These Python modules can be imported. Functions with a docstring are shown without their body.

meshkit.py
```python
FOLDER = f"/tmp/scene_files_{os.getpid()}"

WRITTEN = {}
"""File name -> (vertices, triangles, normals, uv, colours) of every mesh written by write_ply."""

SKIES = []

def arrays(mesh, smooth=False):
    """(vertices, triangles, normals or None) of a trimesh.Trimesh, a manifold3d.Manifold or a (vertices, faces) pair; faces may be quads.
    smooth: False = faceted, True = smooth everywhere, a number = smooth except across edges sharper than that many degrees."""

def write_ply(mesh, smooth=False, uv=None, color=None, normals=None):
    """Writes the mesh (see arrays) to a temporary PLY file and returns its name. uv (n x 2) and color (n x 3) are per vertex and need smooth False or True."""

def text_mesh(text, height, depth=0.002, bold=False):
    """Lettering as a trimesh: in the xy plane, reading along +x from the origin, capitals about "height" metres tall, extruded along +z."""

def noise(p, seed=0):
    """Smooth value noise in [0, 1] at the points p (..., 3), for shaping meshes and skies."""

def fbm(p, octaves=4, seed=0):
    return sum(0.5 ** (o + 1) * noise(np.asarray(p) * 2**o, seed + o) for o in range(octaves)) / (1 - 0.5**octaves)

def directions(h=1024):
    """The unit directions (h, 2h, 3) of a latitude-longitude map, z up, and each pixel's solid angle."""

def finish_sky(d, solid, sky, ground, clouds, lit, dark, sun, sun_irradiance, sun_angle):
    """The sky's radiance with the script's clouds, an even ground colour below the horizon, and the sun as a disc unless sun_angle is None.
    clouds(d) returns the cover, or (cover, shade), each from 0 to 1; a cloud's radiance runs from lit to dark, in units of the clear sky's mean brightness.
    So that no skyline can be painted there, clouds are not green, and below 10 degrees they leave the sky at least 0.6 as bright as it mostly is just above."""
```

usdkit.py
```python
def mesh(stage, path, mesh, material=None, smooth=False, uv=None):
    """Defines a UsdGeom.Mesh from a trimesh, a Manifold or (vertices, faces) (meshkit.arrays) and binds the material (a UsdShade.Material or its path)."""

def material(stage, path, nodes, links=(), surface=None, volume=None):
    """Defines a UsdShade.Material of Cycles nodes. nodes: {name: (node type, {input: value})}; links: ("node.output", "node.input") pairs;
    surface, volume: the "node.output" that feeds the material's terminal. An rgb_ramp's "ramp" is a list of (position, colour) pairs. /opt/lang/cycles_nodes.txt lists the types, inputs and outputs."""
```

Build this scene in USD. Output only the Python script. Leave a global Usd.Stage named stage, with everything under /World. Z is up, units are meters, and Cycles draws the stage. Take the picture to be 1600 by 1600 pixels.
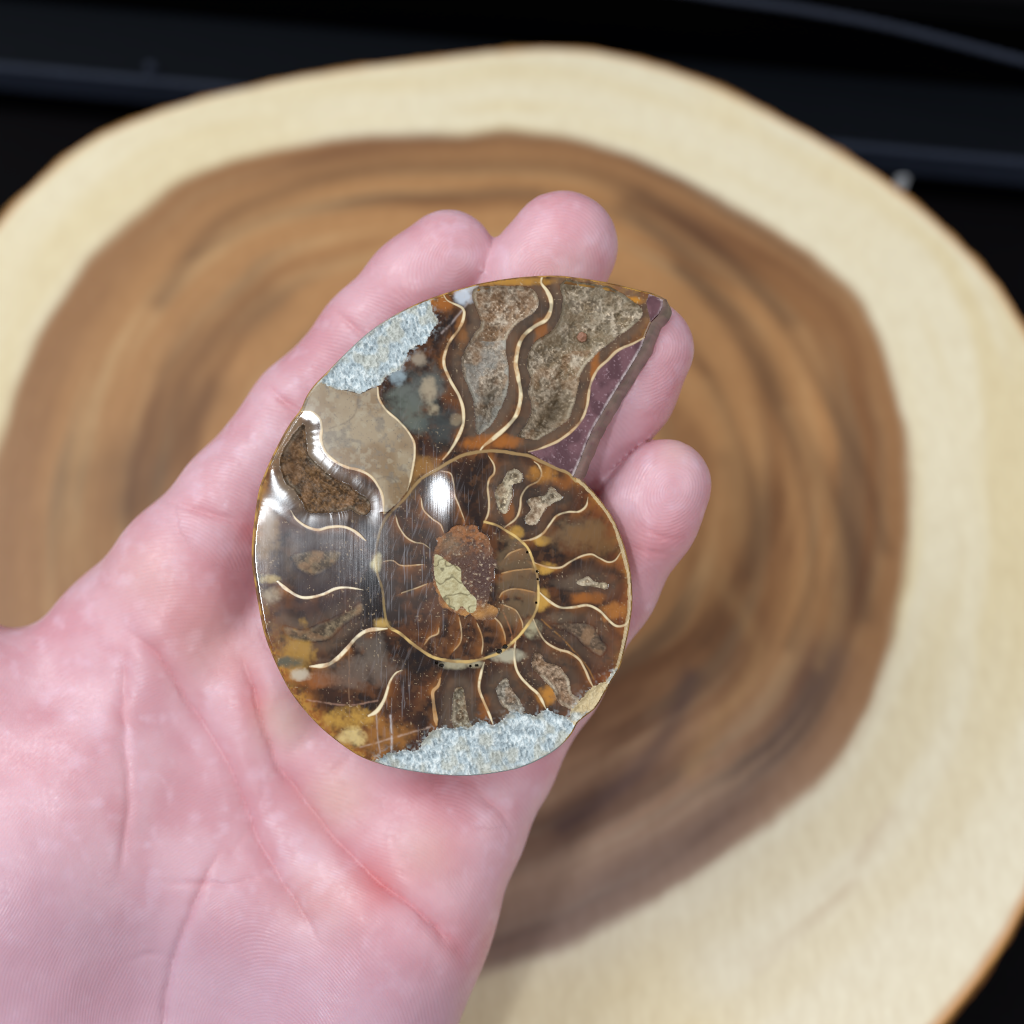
import math
import numpy as np
from scipy.spatial import cKDTree
from scipy import ndimage as ndi
import usdkit
from meshkit import fbm, noise
from pxr import Usd, UsdGeom, UsdLux, UsdShade, Gf, Sdf, Vt

stage = Usd.Stage.CreateInMemory()
UsdGeom.SetStageUpAxis(stage, 'Z'); UsdGeom.SetStageMetersPerUnit(stage, 1.0)
UsdGeom.Xform.Define(stage, '/World')

# ------------------------------------------------------------------ camera (all lengths in mm until written to the stage)
D = 190.0                       # camera to the cut face of the fossil
DS = 285.0                      # camera to the slab along the optical axis
T = math.radians(24)            # tilt of the axis from straight down
AX = np.array([0, math.sin(T), -math.cos(T)]); UP = np.array([0, math.cos(T), math.sin(T)]); RT = np.array([1.0, 0, 0])
CAM = -AX * DS
ORG = CAM + AX * D              # origin of the hand's frame: x right, y up the palm, z out of the palm
FOCAL = 36.0 * D / 160.0
cam = UsdGeom.Camera.Define(stage, '/World/camera')
cam.CreateHorizontalApertureAttr(36.0); cam.CreateVerticalApertureAttr(36.0); cam.CreateFocalLengthAttr(FOCAL)
cam.CreateFStopAttr(7.2); cam.CreateFocusDistanceAttr(D / 1000 + 0.0008); cam.CreateClippingRangeAttr((0.02, 50.0))
cam.CreateExposureAttr(0.82)
m = Gf.Matrix4d(1.0)
for i, v in enumerate((RT, UP, -AX, CAM / 1000)):
    m.SetRow(i, Gf.Vec4d(*map(float, v), 1.0 if i == 3 else 0.0))
UsdGeom.Xformable(cam).AddTransformOp().Set(m)

# ------------------------------------------------------------------ light: one soft ceiling panel and the dim even light of a room
def rect_light(name, local, aim, w, h, power, color):
    p = ORG + RT * local[0] + UP * local[1] - AX * local[2]
    t = ORG + RT * aim[0] + UP * aim[1] - AX * aim[2]
    z = (p - t) / np.linalg.norm(p - t); x = np.cross([0, 1, 0.2], z); x /= np.linalg.norm(x); y = np.cross(z, x)
    l = UsdLux.RectLight.Define(stage, '/World/' + name)
    l.CreateWidthAttr(w / 1000); l.CreateHeightAttr(h / 1000); l.CreateIntensityAttr(power); l.CreateColorAttr(Gf.Vec3f(*color))
    g = Gf.Matrix4d(1.0)
    for i, v in enumerate((x, y, z, p / 1000)):
        g.SetRow(i, Gf.Vec4d(*map(float, v), 1.0 if i == 3 else 0.0))
    UsdGeom.Xformable(l).AddTransformOp().Set(g)
rect_light('ceiling_lamp', (-240, -6, 680), (0, -6, 0), 62, 108, 44.0, (0.88, 0.94, 1.0))
rect_light('window_light', (-560, 480, 600), (0, 0, -40), 520, 420, 4.6, (0.93, 0.97, 1.0))
rect_light('side_window', (640, -60, 620), (0, 0, -40), 450, 400, 1.9, (0.97, 0.98, 1.0))
amb = usdkit.material(stage, '/World/Looks/room_light', {'b': ('background_shader', {'color': (0.92, 0.95, 1.0), 'strength': 0.24})}, surface='b.background')
dome = UsdLux.DomeLight.Define(stage, '/World/room_glow')
UsdShade.MaterialBindingAPI.Apply(dome.GetPrim()).Bind(amb)

# ------------------------------------------------------------------ helpers
def srgb(r, g, b):
    c = np.array([r, g, b], float) / 255
    return np.where(c <= 0.04045, c / 12.92, ((c + 0.055) / 1.055) ** 2.4)

def sstep(a, b, x):
    t = np.clip((x - a) / (b - a), 0, 1); return t * t * (3 - 2 * t)

def mixc(c, target, w):
    w = np.clip(w, 0, 1)[..., None]; return c * (1 - w) + np.asarray(target) * w

def P(px, py, z=0.0):
    """The point of the hand's frame at depth z that the measured photograph position shows."""
    s = (D - np.asarray(z, float)) / D / 10.0
    return np.stack(np.broadcast_arrays((np.asarray(px, float) - 800) * s, (800 - np.asarray(py, float)) * s, np.asarray(z, float)), -1)

def world(q):
    q = np.asarray(q, float)
    return ORG + q[..., :1] * RT + q[..., 1:2] * UP - q[..., 2:3] * AX

def on_plane(px, py, z=0.0):
    d = (np.asarray(px, float)[..., None] - 800) / 10 * RT + (800 - np.asarray(py, float)[..., None]) / 10 * UP + D * AX
    return CAM + d * ((z - CAM[2]) / d[..., 2])[..., None]

def spline(pts, step=0.5, closed=False):
    p = np.asarray(pts, float)
    q = np.vstack([p[-1], p, p[:2]]) if closed else np.vstack([2 * p[0] - p[1], p, 2 * p[-1] - p[-2]])
    out = []
    for i in range(1, len(q) - 2):
        n = max(2, int(np.linalg.norm(q[i + 1] - q[i]) / step)); t = (np.arange(n) / n)[:, None]
        a, b, c, d = q[i - 1], q[i], q[i + 1], q[i + 2]
        out.append(0.5 * (2 * b + (c - a) * t + (2 * a - 5 * b + 4 * c - d) * t ** 2 + (3 * b - a - 3 * c + d) * t ** 3))
    if not closed: out.append(p[-1:])
    return np.vstack(out)

def inside(poly, X, Y):
    poly = np.asarray(poly, float); r = np.zeros(X.shape, bool)
    lo, hi = poly.min(0), poly.max(0)
    k = (X >= lo[0]) & (X <= hi[0]) & (Y >= lo[1]) & (Y <= hi[1])
    x, y = X[k], Y[k]; c = np.zeros(len(x), bool)
    for (x0, y0), (x1, y1) in zip(poly, np.roll(poly, -1, 0)):
        if y0 != y1:
            c ^= ((y0 > y) != (y1 > y)) & (x < (x1 - x0) * (y - y0) / (y1 - y0) + x0)
    r[k] = c; return r

used = {}
def path_for(parent, name):
    base = f'{parent}/{name}'; n = used.get(base, 0); used[base] = n + 1
    return base if n == 0 else f'{base}_{n:03d}'

def normals_of(v, f):
    n = np.zeros_like(v); fn = np.cross(v[f[:, 1]] - v[f[:, 0]], v[f[:, 2]] - v[f[:, 0]])
    for k in range(3): np.add.at(n, f[:, k], fn)
    return n / np.maximum(np.linalg.norm(n, axis=1, keepdims=True), 1e-12)

def put(parent, name, v, f, mat, normals=None, color=None, label=None, attrs=None, mm=True):
    path = path_for(parent, name)
    M = UsdGeom.Mesh.Define(stage, path)
    v = np.asarray(v, float) / (1000.0 if mm else 1.0); f = np.asarray(f, int)
    M.CreatePointsAttr(Vt.Vec3fArray.FromNumpy(v.astype(np.float32)))
    M.CreateFaceVertexCountsAttr(Vt.IntArray.FromNumpy(np.full(len(f), f.shape[1], np.int32)))
    M.CreateFaceVertexIndicesAttr(Vt.IntArray.FromNumpy(f.astype(np.int32).ravel()))
    M.CreateSubdivisionSchemeAttr('none')
    if normals is not None:
        M.CreateNormalsAttr(Vt.Vec3fArray.FromNumpy(np.asarray(normals, np.float32))); M.SetNormalsInterpolation('vertex')
    api = UsdGeom.PrimvarsAPI(M)
    if color is not None:
        api.CreatePrimvar('tint', Sdf.ValueTypeNames.Color3fArray, 'vertex').Set(Vt.Vec3fArray.FromNumpy(np.clip(color, 0, 1).astype(np.float32)))
    for k, a in (attrs or {}).items():
        api.CreatePrimvar(k, Sdf.ValueTypeNames.FloatArray, 'vertex').Set(Vt.FloatArray.FromNumpy(np.asarray(a, np.float32)))
    UsdShade.MaterialBindingAPI.Apply(M.GetPrim()).Bind(mat)
    if label: M.GetPrim().SetCustomDataByKey('label', label)
    return M

def thing(name, label, cat):
    p = UsdGeom.Xform.Define(stage, path_for('/World', name)).GetPrim()
    p.SetCustomDataByKey('label', label); p.SetCustomDataByKey('category', cat); return str(p.GetPath())

def tri(q):
    q = np.asarray(q); return np.vstack([q[:, [0, 1, 2]], q[:, [0, 2, 3]]])

def loft(rings, cap_start=False, cap_end=False):
    n = len(rings[0]); v = np.vstack(rings); i = np.arange(n); j = (i + 1) % n; q = []
    for k in range(len(rings) - 1):
        q.append(np.stack([k * n + i, k * n + j, (k + 1) * n + j, (k + 1) * n + i], 1))
    f = [tri(np.vstack(q))]
    for on, k, flip in ((cap_start, 0, True), (cap_end, len(rings) - 1, False)):
        if on:
            c = len(v); v = np.vstack([v, rings[k].mean(0)])
            t = np.stack([k * n + i, k * n + j, np.full(n, c)], 1); f.append(t[:, ::-1] if flip else t)
    return v, np.vstack(f)

# ------------------------------------------------------------------ materials
def mat(name, nodes, links, surface='p.BSDF'):
    return usdkit.material(stage, '/World/Looks/' + name, nodes, links, surface=surface)

M_POLISH = mat('polished_agate', {
    'c': ('attribute', {'attribute': 'tint'}), 'r': ('attribute', {'attribute': 'rough'}), 's': ('attribute', {'attribute': 'scratch'}),
    't': ('texture_coordinate', {}), 'm1': ('mapping', {'scale': (2300.0, 40.0, 40.0), 'rotation': (0.0, 0.0, 0.05)}), 'n1': ('noise_texture', {'scale': 1.0, 'detail': 3.0, 'roughness': 0.7}),
    'n2': ('noise_texture', {'scale': 900.0, 'detail': 3.0}), 'k': ('math', {'math_type': 'multiply'}),
    'b1': ('bump', {'distance': 0.000012, 'strength': 1.0}), 'b2': ('bump', {'distance': 0.00003, 'strength': 0.1}),
    'h1': ('math', {'math_type': 'multiply'}),
    'p': ('principled_bsdf', {'ior': 1.5, 'specular_ior_level': 0.5, 'coat_weight': 0.0, 'coat_roughness': 0.05})},
    [('c.color', 'p.base_color'), ('r.fac', 'p.roughness'), ('t.object', 'm1.vector'), ('m1.vector', 'n1.vector'), ('t.object', 'n2.vector'),
     ('n1.fac', 'h1.value1'), ('s.fac', 'h1.value2'), ('h1.value', 'b1.height'), ('n2.fac', 'b2.height'), ('b1.normal', 'b2.normal'), ('b2.normal', 'p.normal'), ('b2.normal', 'p.coat_normal')])
M_CRUST = mat('rough_crystal_crust', {
    'c': ('attribute', {'attribute': 'tint'}), 't': ('texture_coordinate', {}),
    'n': ('noise_texture', {'scale': 2200.0, 'detail': 4.0, 'roughness': 0.7}), 'b': ('bump', {'distance': 0.0002, 'strength': 0.6}),
    'rr': ('map_range', {'from_min': 0.3, 'from_max': 0.7, 'to_min': 0.3, 'to_max': 0.75}),
    'hv': ('map_range', {'from_min': 0.3, 'from_max': 0.7, 'to_min': 0.7, 'to_max': 1.25}), 'cm': ('vector_math', {'vector_math_type': 'multiply', 'math_type': 'multiply'}),
    'p': ('principled_bsdf', {'specular_ior_level': 0.4})},
    [('t.object', 'n.vector'), ('n.fac', 'b.height'), ('b.normal', 'p.normal'), ('n.fac', 'rr.value'), ('rr.result', 'p.roughness'), ('c.color', 'p.base_color')])
M_SHELL = mat('weathered_shell', {
    'c': ('attribute', {'attribute': 'tint'}), 't': ('texture_coordinate', {}), 'n': ('noise_texture', {'scale': 1500.0, 'detail': 4.0}), 'b': ('bump', {'distance': 0.0002, 'strength': 0.4}),
    'p': ('principled_bsdf', {'roughness': 0.4})}, [('t.object', 'n.vector'), ('n.fac', 'b.height'), ('b.normal', 'p.normal'), ('c.color', 'p.base_color')])
M_SKIN = mat('skin', {
    'c': ('attribute', {'attribute': 'tint'}), 'ph': ('attribute', {'attribute': 'ridge'}), 'am': ('attribute', {'attribute': 'ridge_amount'}),
    't': ('texture_coordinate', {}), 'n': ('noise_texture', {'scale': 1400.0, 'detail': 4.0, 'roughness': 0.65}), 'n2': ('noise_texture', {'scale': 60.0, 'detail': 4.0}),
    'ad': ('math', {'math_type': 'multiply_add', 'value2': 3.0}), 'sn': ('math', {'math_type': 'sine'}), 'sa': ('math', {'math_type': 'multiply'}),
    'b1': ('bump', {'distance': 0.00004, 'strength': 0.36}), 'b2': ('bump', {'distance': 0.00009, 'strength': 0.45}),
    'lo': ('map_range', {'from_min': -1.0, 'from_max': 1.0, 'to_min': 0.0, 'to_max': 0.09}), 'cx': ('mix_color', {'blend_type': 'multiply', 'b': (0.86, 0.62, 0.66)}),
    'mo': ('map_range', {'from_min': 0.35, 'from_max': 0.68, 'to_min': 0.0, 'to_max': 0.42}), 'cy': ('mix_color', {'blend_type': 'multiply', 'b': (0.98, 0.87, 0.88)}),
    'rr': ('map_range', {'from_min': 0.3, 'from_max': 0.7, 'to_min': 0.30, 'to_max': 0.56}), 'p': ('principled_bsdf', {'specular_ior_level': 0.5, 'subsurface_weight': 0.22, 'subsurface_scale': 0.0022, 'subsurface_radius': (1.0, 0.36, 0.24)})},
    [('t.object', 'n.vector'), ('t.object', 'n2.vector'), ('n2.fac', 'ad.value1'), ('ph.fac', 'ad.value3'), ('ad.value', 'sn.value1'), ('sn.value', 'sa.value1'), ('am.fac', 'sa.value2'),
     ('n.fac', 'rr.value'), ('rr.result', 'p.roughness'), ('sa.value', 'b1.height'), ('n.fac', 'b2.height'), ('b1.normal', 'b2.normal'), ('b2.normal', 'p.normal'),
     ('sa.value', 'lo.value'), ('lo.result', 'cx.fac'), ('c.color', 'cx.a'), ('n2.fac', 'mo.value'), ('mo.result', 'cy.fac'), ('cx.result', 'cy.a'), ('cy.result', 'p.base_color')])
M_WOOD = mat('sanded_wood', {
    'c': ('attribute', {'attribute': 'tint'}), 't': ('texture_coordinate', {}), 'mp': ('mapping', {'scale': (420.0, 160.0, 420.0)}), 'n': ('noise_texture', {'scale': 1.0, 'detail': 6.0, 'roughness': 0.7}),
    'mr': ('map_range', {'from_min': 0.3, 'from_max': 0.72, 'to_min': 0.0, 'to_max': 0.5}), 'cx': ('mix_color', {'blend_type': 'multiply', 'b': (0.74, 0.66, 0.56)}),
    'b': ('bump', {'distance': 0.0002, 'strength': 0.3}), 'p': ('principled_bsdf', {'roughness': 0.5, 'specular_ior_level': 0.35})},
    [('t.object', 'mp.vector'), ('mp.vector', 'n.vector'), ('n.fac', 'mr.value'), ('mr.result', 'cx.fac'), ('c.color', 'cx.a'), ('cx.result', 'p.base_color'), ('n.fac', 'b.height'), ('b.normal', 'p.normal')])
def plain(name, col, rough, spec=0.5, bump=None):
    nodes = {'t': ('texture_coordinate', {}), 'n': ('noise_texture', {'scale': bump or 900.0, 'detail': 4.0}), 'b': ('bump', {'distance': 0.0003, 'strength': 0.35}),
             'r': ('rgb_ramp', {'ramp': [(0.3, tuple(np.array(col) * 0.75)), (0.7, tuple(np.array(col) * 1.25))]}),
             'p': ('principled_bsdf', {'roughness': rough, 'specular_ior_level': spec})}
    return mat(name, nodes, [('t.object', 'n.vector'), ('n.fac', 'b.height'), ('b.normal', 'p.normal'), ('n.fac', 'r.fac'), ('r.color', 'p.base_color')])
M_TABLE = plain('black_table', (0.0016, 0.0012, 0.0018), 0.7, 0.05)
M_TRAYFLOOR = plain('dark_grey_plastic', (0.0022, 0.0032, 0.0052), 0.7, 0.08)
M_TRAYWALL = plain('black_plastic', (0.0005, 0.0005, 0.0007), 0.8, 0.02)
M_LIP = plain('worn_grey_plastic_edge', (0.016, 0.021, 0.036), 0.6, 0.2)
M_WHITE = plain('white_plastic', (0.7, 0.72, 0.75), 0.4)

# ------------------------------------------------------------------ setting: the dark table
TZ = -26.0
v = np.array([[-700, -500, TZ], [700, -500, TZ], [700, 900, TZ], [-700, 900, TZ]], float)
tb = put('/World', 'table_top', v, [[0, 1, 2], [0, 2, 3]], M_TABLE)
tb.GetPrim().SetCustomDataByKey('kind', 'structure'); tb.GetPrim().SetCustomDataByKey('label', 'black table top under the wood slab')

# ------------------------------------------------------------------ wood slab
slab_px = [(200, 183), (300, 155), (400, 131), (500, 112), (600, 99), (700, 87), (780, 76), (860, 71), (940, 76), (1020, 93), (1080, 115), (1140, 141), (1200, 171), (1260, 201), (1310, 231), (1360, 262), (1400, 291),
           (1470, 348), (1545, 420), (1615, 520), (1670, 660), (1700, 820), (1705, 980), (1685, 1180), (1620, 1390), (1500, 1590), (1290, 1760), (1000, 1860), (740, 1910), (440, 1880), (150, 1760), (-60, 1560),
           (-180, 1260), (-210, 960), (-170, 700), (-100, 500), (-20, 360), (70, 262), (130, 217)]
heart_px = [(200, 345), (230, 315), (270, 285), (320, 258), (400, 238), (480, 224), (560, 213), (640, 207), (720, 211), (800, 206), (860, 206), (930, 219), (980, 238), (1050, 270), (1120, 310), (1180, 343), (1240, 376), (1300, 420), (1340, 455),
            (1366, 500), (1386, 560), (1404, 620), (1416, 700), (1420, 800), (1412, 900), (1392, 980), (1373, 1066), (1350, 1131), (1318, 1185), (1272, 1244), (1230, 1268), (1189, 1294), (1136, 1339), (1088, 1371), (1029, 1404), (969, 1437), (910, 1460), (850, 1486), (735, 1528),
            (600, 1560), (400, 1560), (200, 1490), (60, 1320), (-10, 1100), (-30, 900), (-5, 700), (60, 520), (120, 430)]
CEN = on_plane(np.array(790.), np.array(745.))[:2]
def polar_of(pxs):
    q = on_plane(*np.array(pxs, float).T)[:, :2] - CEN
    th = np.unwrap(np.arctan2(q[:, 1], q[:, 0])); r = np.hypot(*q.T); th = np.mod(th, 2 * np.pi)
    o = np.argsort(th); th, r = th[o], r[o]
    th3 = np.concatenate([th - 2 * np.pi, th, th + 2 * np.pi]); r3 = np.tile(r, 3)
    return lambda t: np.interp(np.mod(t, 2 * np.pi), th3, ndi.gaussian_filter1d(r3, 0.6))
Rs, Rh = polar_of(slab_px), polar_of(heart_px)
NT = 720
th = np.arange(NT) / NT * 2 * np.pi
ring = np.stack([np.cos(th) * 2, np.sin(th) * 2, np.zeros(NT)], -1)
RS = ndi.gaussian_filter1d(Rs(th), 6, mode='wrap') + 1.2 * (fbm(ring * 6, 3, 5) - 0.5); RH = ndi.gaussian_filter1d(Rh(th), 9, mode='wrap') + 2.2 * (fbm(ring * 4 + 9, 3, 7) - 0.5)
heart_rows = np.linspace(0.02, 1, 110); sap_rows = np.linspace(0, 1, 40)
def wood_color(xy, rho, s):
    """rho: radius in units of the heartwood's; s: 0 to 1 through the sapwood."""
    q = xy - CEN; t = np.arctan2(q[:, 1], q[:, 0])
    p3 = lambda a, b, o=0.0: np.stack([np.cos(t) * a + o, np.sin(t) * a, rho * b], -1)
    g = fbm(p3(1.1, 9), 4, 11); g2 = fbm(p3(1.3, 30, 4), 3, 12); g3 = fbm(p3(5, 60, 2), 2, 13)
    big = fbm(np.stack([xy[:, 0] / 45, xy[:, 1] / 45, 0 * t], -1), 3, 14)
    h = mixc(np.tile(srgb(178, 130, 80), (len(xy), 1)), srgb(132, 88, 50), sstep(0.42, 0.68, g))
    h = mixc(h, srgb(200, 160, 108), sstep(0.5, 0.7, g2) * 0.7)
    h = mixc(h, srgb(96, 63, 40), sstep(0.53, 0.68, g2 * 0.6 + g * 0.4) * 0.7)
    h = mixc(h, srgb(182, 132, 80), sstep(0.45, 0.75, big) * 0.4)
    h = h * (0.93 + 0.14 * g3)[:, None]
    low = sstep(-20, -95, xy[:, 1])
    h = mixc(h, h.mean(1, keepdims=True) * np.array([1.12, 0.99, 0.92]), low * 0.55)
    h = mixc(h, srgb(124, 84, 52), sstep(0.84, 0.96, rho) * 0.5 * (1 - low))
    for pts, w, a, c in streaks:
        d = streak_tree[id(pts)].query(xy)[0]
        h = mixc(h, c, 0.78 * a * np.exp(-(d / w) ** 2) * (0.6 + 0.8 * g3))
    sp = mixc(np.tile(srgb(233, 222, 192), (len(xy), 1)), srgb(226, 210, 170), sstep(0.4, 0.7, fbm(p3(1.5, 12, 7), 3, 15)))
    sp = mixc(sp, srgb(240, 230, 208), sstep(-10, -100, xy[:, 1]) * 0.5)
    sp = mixc(sp, srgb(234, 215, 170), sstep(0.45, 0.7, fbm(np.stack([xy[:, 0] / 60, xy[:, 1] / 60, 0 * t + 5], -1), 3, 16)) * 0.6)
    sp = mixc(sp, srgb(196, 132, 66), sstep(0.955, 0.99, s) * 0.95)
    d = sap_tree.query(xy)[0]
    sp = mixc(sp, srgb(186, 150, 106), 0.4 * np.exp(-(d / 1.6) ** 2) * sstep(0.3, 0.7, g3))
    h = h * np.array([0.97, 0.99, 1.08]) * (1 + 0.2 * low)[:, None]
    w = sstep(1.0 - 0.02, 1.0 + 0.016, rho + 0.016 * (g3 - 0.5))
    return h * (1 - w[:, None]) + sp * w[:, None]
DK, PU, LT = srgb(74, 47, 30), srgb(76, 58, 58), srgb(180, 138, 88)
streaks = [([(250, 470), (330, 360), (430, 305), (560, 268), (700, 262), (860, 262), (960, 285), (1070, 350), (1160, 420), (1230, 500)], 3.0, 0.55, DK),
           ([(980, 320), (1080, 420), (1180, 540), (1230, 650), (1290, 760), (1335, 860), (1350, 960)], 3.4, 0.6, DK),
           ([(1140, 720), (1170, 800), (1160, 900), (1110, 1000)], 4.0, 0.4, DK),
           ([(1080, 1060), (1050, 1130), (1000, 1200), (930, 1255), (880, 1290)], 2.6, 0.75, PU),
           ([(1290, 1030), (1250, 1110), (1190, 1200), (1110, 1290), (1000, 1360), (880, 1440), (780, 1480)], 5.5, 0.6, PU),
           ([(1120, 900), (1180, 1000), (1170, 1060), (1120, 1130), (1080, 1200)], 2.4, 0.5, LT),
           ([(1000, 300), (1120, 390), (1220, 500), (1290, 620), (1350, 740), (1385, 860)], 1.8, 0.5, DK), ([(1010, 470), (1090, 560), (1150, 680), (1180, 790), (1170, 900)], 1.6, 0.45, DK), ([(1060, 420), (1150, 520), (1215, 640), (1260, 780), (1270, 900), (1235, 1010)], 1.7, 0.5, DK), ([(1230, 640), (1300, 800), (1310, 930), (1280, 1040)], 1.5, 0.4, LT), ([(1110, 600), (1150, 720), (1150, 830)], 2.2, 0.5, LT), ([(300, 400), (420, 340), (560, 315), (720, 305), (840, 300)], 2.0, 0.4, DK), ([(200, 720), (260, 640), (300, 560), (420, 470)], 6.0, 0.4, DK), ([(200, 790), (260, 720), (330, 610)], 5.0, 0.45, DK)]
streaks = [(spline(on_plane(*np.array(p, float).T)[:, :2], 1.0), w, a, c) for p, w, a, c in streaks]
streak_tree = {id(p): cKDTree(p) for p, *_ in streaks}
sap_tree = cKDTree(spline(on_plane(*np.array([(1390, 1270), (1366, 1303), (1325, 1380), (1289, 1416), (1265, 1445), (1180, 1510)], float).T)[:, :2], 1.0))
slab = thing('wood_slab', 'round slice of pale wood with dark brown heartwood, under the hand', 'wood slab')
def polar_rows(rows):
    xy = np.concatenate([CEN + np.stack([np.cos(th), np.sin(th)], -1) * r[:, None] for r in rows])
    z = 0.25 * (fbm(np.column_stack([xy / 14, 0 * xy[:, 0]]), 2, 3) - 0.5)
    i = np.arange(NT); j = (i + 1) % NT
    q = np.vstack([np.stack([k * NT + i, (k + 1) * NT + i, (k + 1) * NT + j, k * NT + j], 1) for k in range(len(rows) - 1)])
    return xy, np.column_stack([xy, z]), tri(q)
rows = [RH * r for r in heart_rows]
xy, v, f = polar_rows(rows)
c0 = len(v); v = np.vstack([v, [*CEN, 0]]); i = np.arange(NT); f = np.vstack([f, np.stack([i, (i + 1) % NT, np.full(NT, c0)], 1)])
rho = np.append(np.repeat(heart_rows, NT), 0.01)
put(slab, 'heartwood', v, f, M_WOOD, normals_of(v, f), wood_color(v[:, :2], rho, rho * 0))
rows = [RH + (RS - 1.0 - RH) * s for s in sap_rows]
xy, v, f = polar_rows(rows)
s = np.repeat(sap_rows, NT); rho = np.concatenate([r / RH for r in rows])
put(slab, 'sapwood', v, f, M_WOOD, normals_of(v, f), wood_color(v[:, :2], rho, s))
br = []
for inset, z in ((1.0, -0.0), (0.3, -0.35), (0.0, -1.2), (-0.6, -3), (-0.9, -8), (-0.5, -15), (0.3, -21), (2, -25.5)):
    rr = RS - inset + (2.4 * (fbm(ring * 9 + z * 0.3, 3, 21) - 0.5) if inset < 0.9 else 0)
    zz = z + (0.25 * (fbm(np.column_stack([CEN + np.stack([np.cos(th), np.sin(th)], -1) * rr[:, None] , 0 * th]) / 14, 2, 3) - 0.5) if z == 0 else 0)
    br.append(np.column_stack([CEN + np.stack([np.cos(th), np.sin(th)], -1) * rr[:, None], np.broadcast_to(zz, th.shape)]))
v, f = loft(br); f = f[:, ::-1]
bz = fbm(v / 4, 3, 22)[:, None]
put(slab, 'bark', v, f, M_WOOD, normals_of(v, f), np.where(v[:, 2:] > -1.0, srgb(176, 130, 70), srgb(120, 78, 40)) * (0.6 + 0.8 * bz))

# ------------------------------------------------------------------ the black tray behind the slab
def line_on(z, a, b, extend=0.35):
    p, q = on_plane(np.array([a[0], b[0]], float), np.array([a[1], b[1]], float), z); d = q - p
    return p - d * extend, q + d * extend
tray = thing('plastic_tray', 'black plastic tray with greyish raised edges behind the wood slab', 'tray')
la, lb = line_on(-8.0, (200, 124), (1400, 236))
e = (lb - la) / np.linalg.norm(lb - la); nb = np.array([-e[1], e[0], 0]); 
def bar(a, b, w, z0, z1, r, n=40, bend=0.0, wobble=0.0):
    """A rounded bar from a to b: width w towards the back, from height z0 to z1."""
    prof = [(0, z0), (0, z1 - r)] + [(r - r * math.cos(t), z1 - r + r * math.sin(t)) for t in np.linspace(0.3, math.pi / 2, 4)] + [(w - r + r * math.sin(t), z1 - r + r * math.cos(t)) for t in np.linspace(0, math.pi / 2 - 0.3, 4)] + [(w, z1 - r), (w, z0)]
    rings = []
    for t in np.linspace(0, 1, n):
        c = a + (b - a) * t + nb * bend * 4 * t * (1 - t)
        rings.append(np.array([[c[0] + nb[0] * o, c[1] + nb[1] * o, z + (wobble * math.sin(t * 400) if z > z0 else 0)] for o, z in prof]))
    v, f = loft(rings, True, True); return v, f
v, f = bar(la, lb, 2.2, TZ + 9, -8.0, 0.9); put(tray, 'front_rim', v, f, M_LIP, None)
v, f = bar(la - nb * -0.3, lb - nb * -0.3, 1.6, TZ + 0.3, TZ + 9.0, 0.3); put(tray, 'front_wall', v, f, M_TRAYWALL)
fa, fb = line_on(-12.0, (200, 14), (1400, 112))
deep = float(np.dot((fa - la), nb))
pts = np.array([la + nb * 2.2, lb + nb * 2.2, lb + nb * (deep + 3), la + nb * (deep + 3)]); 
top = pts.copy(); top[:, 2] = -12.0; bot = pts.copy(); bot[:, 2] = TZ + 0.5
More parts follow.
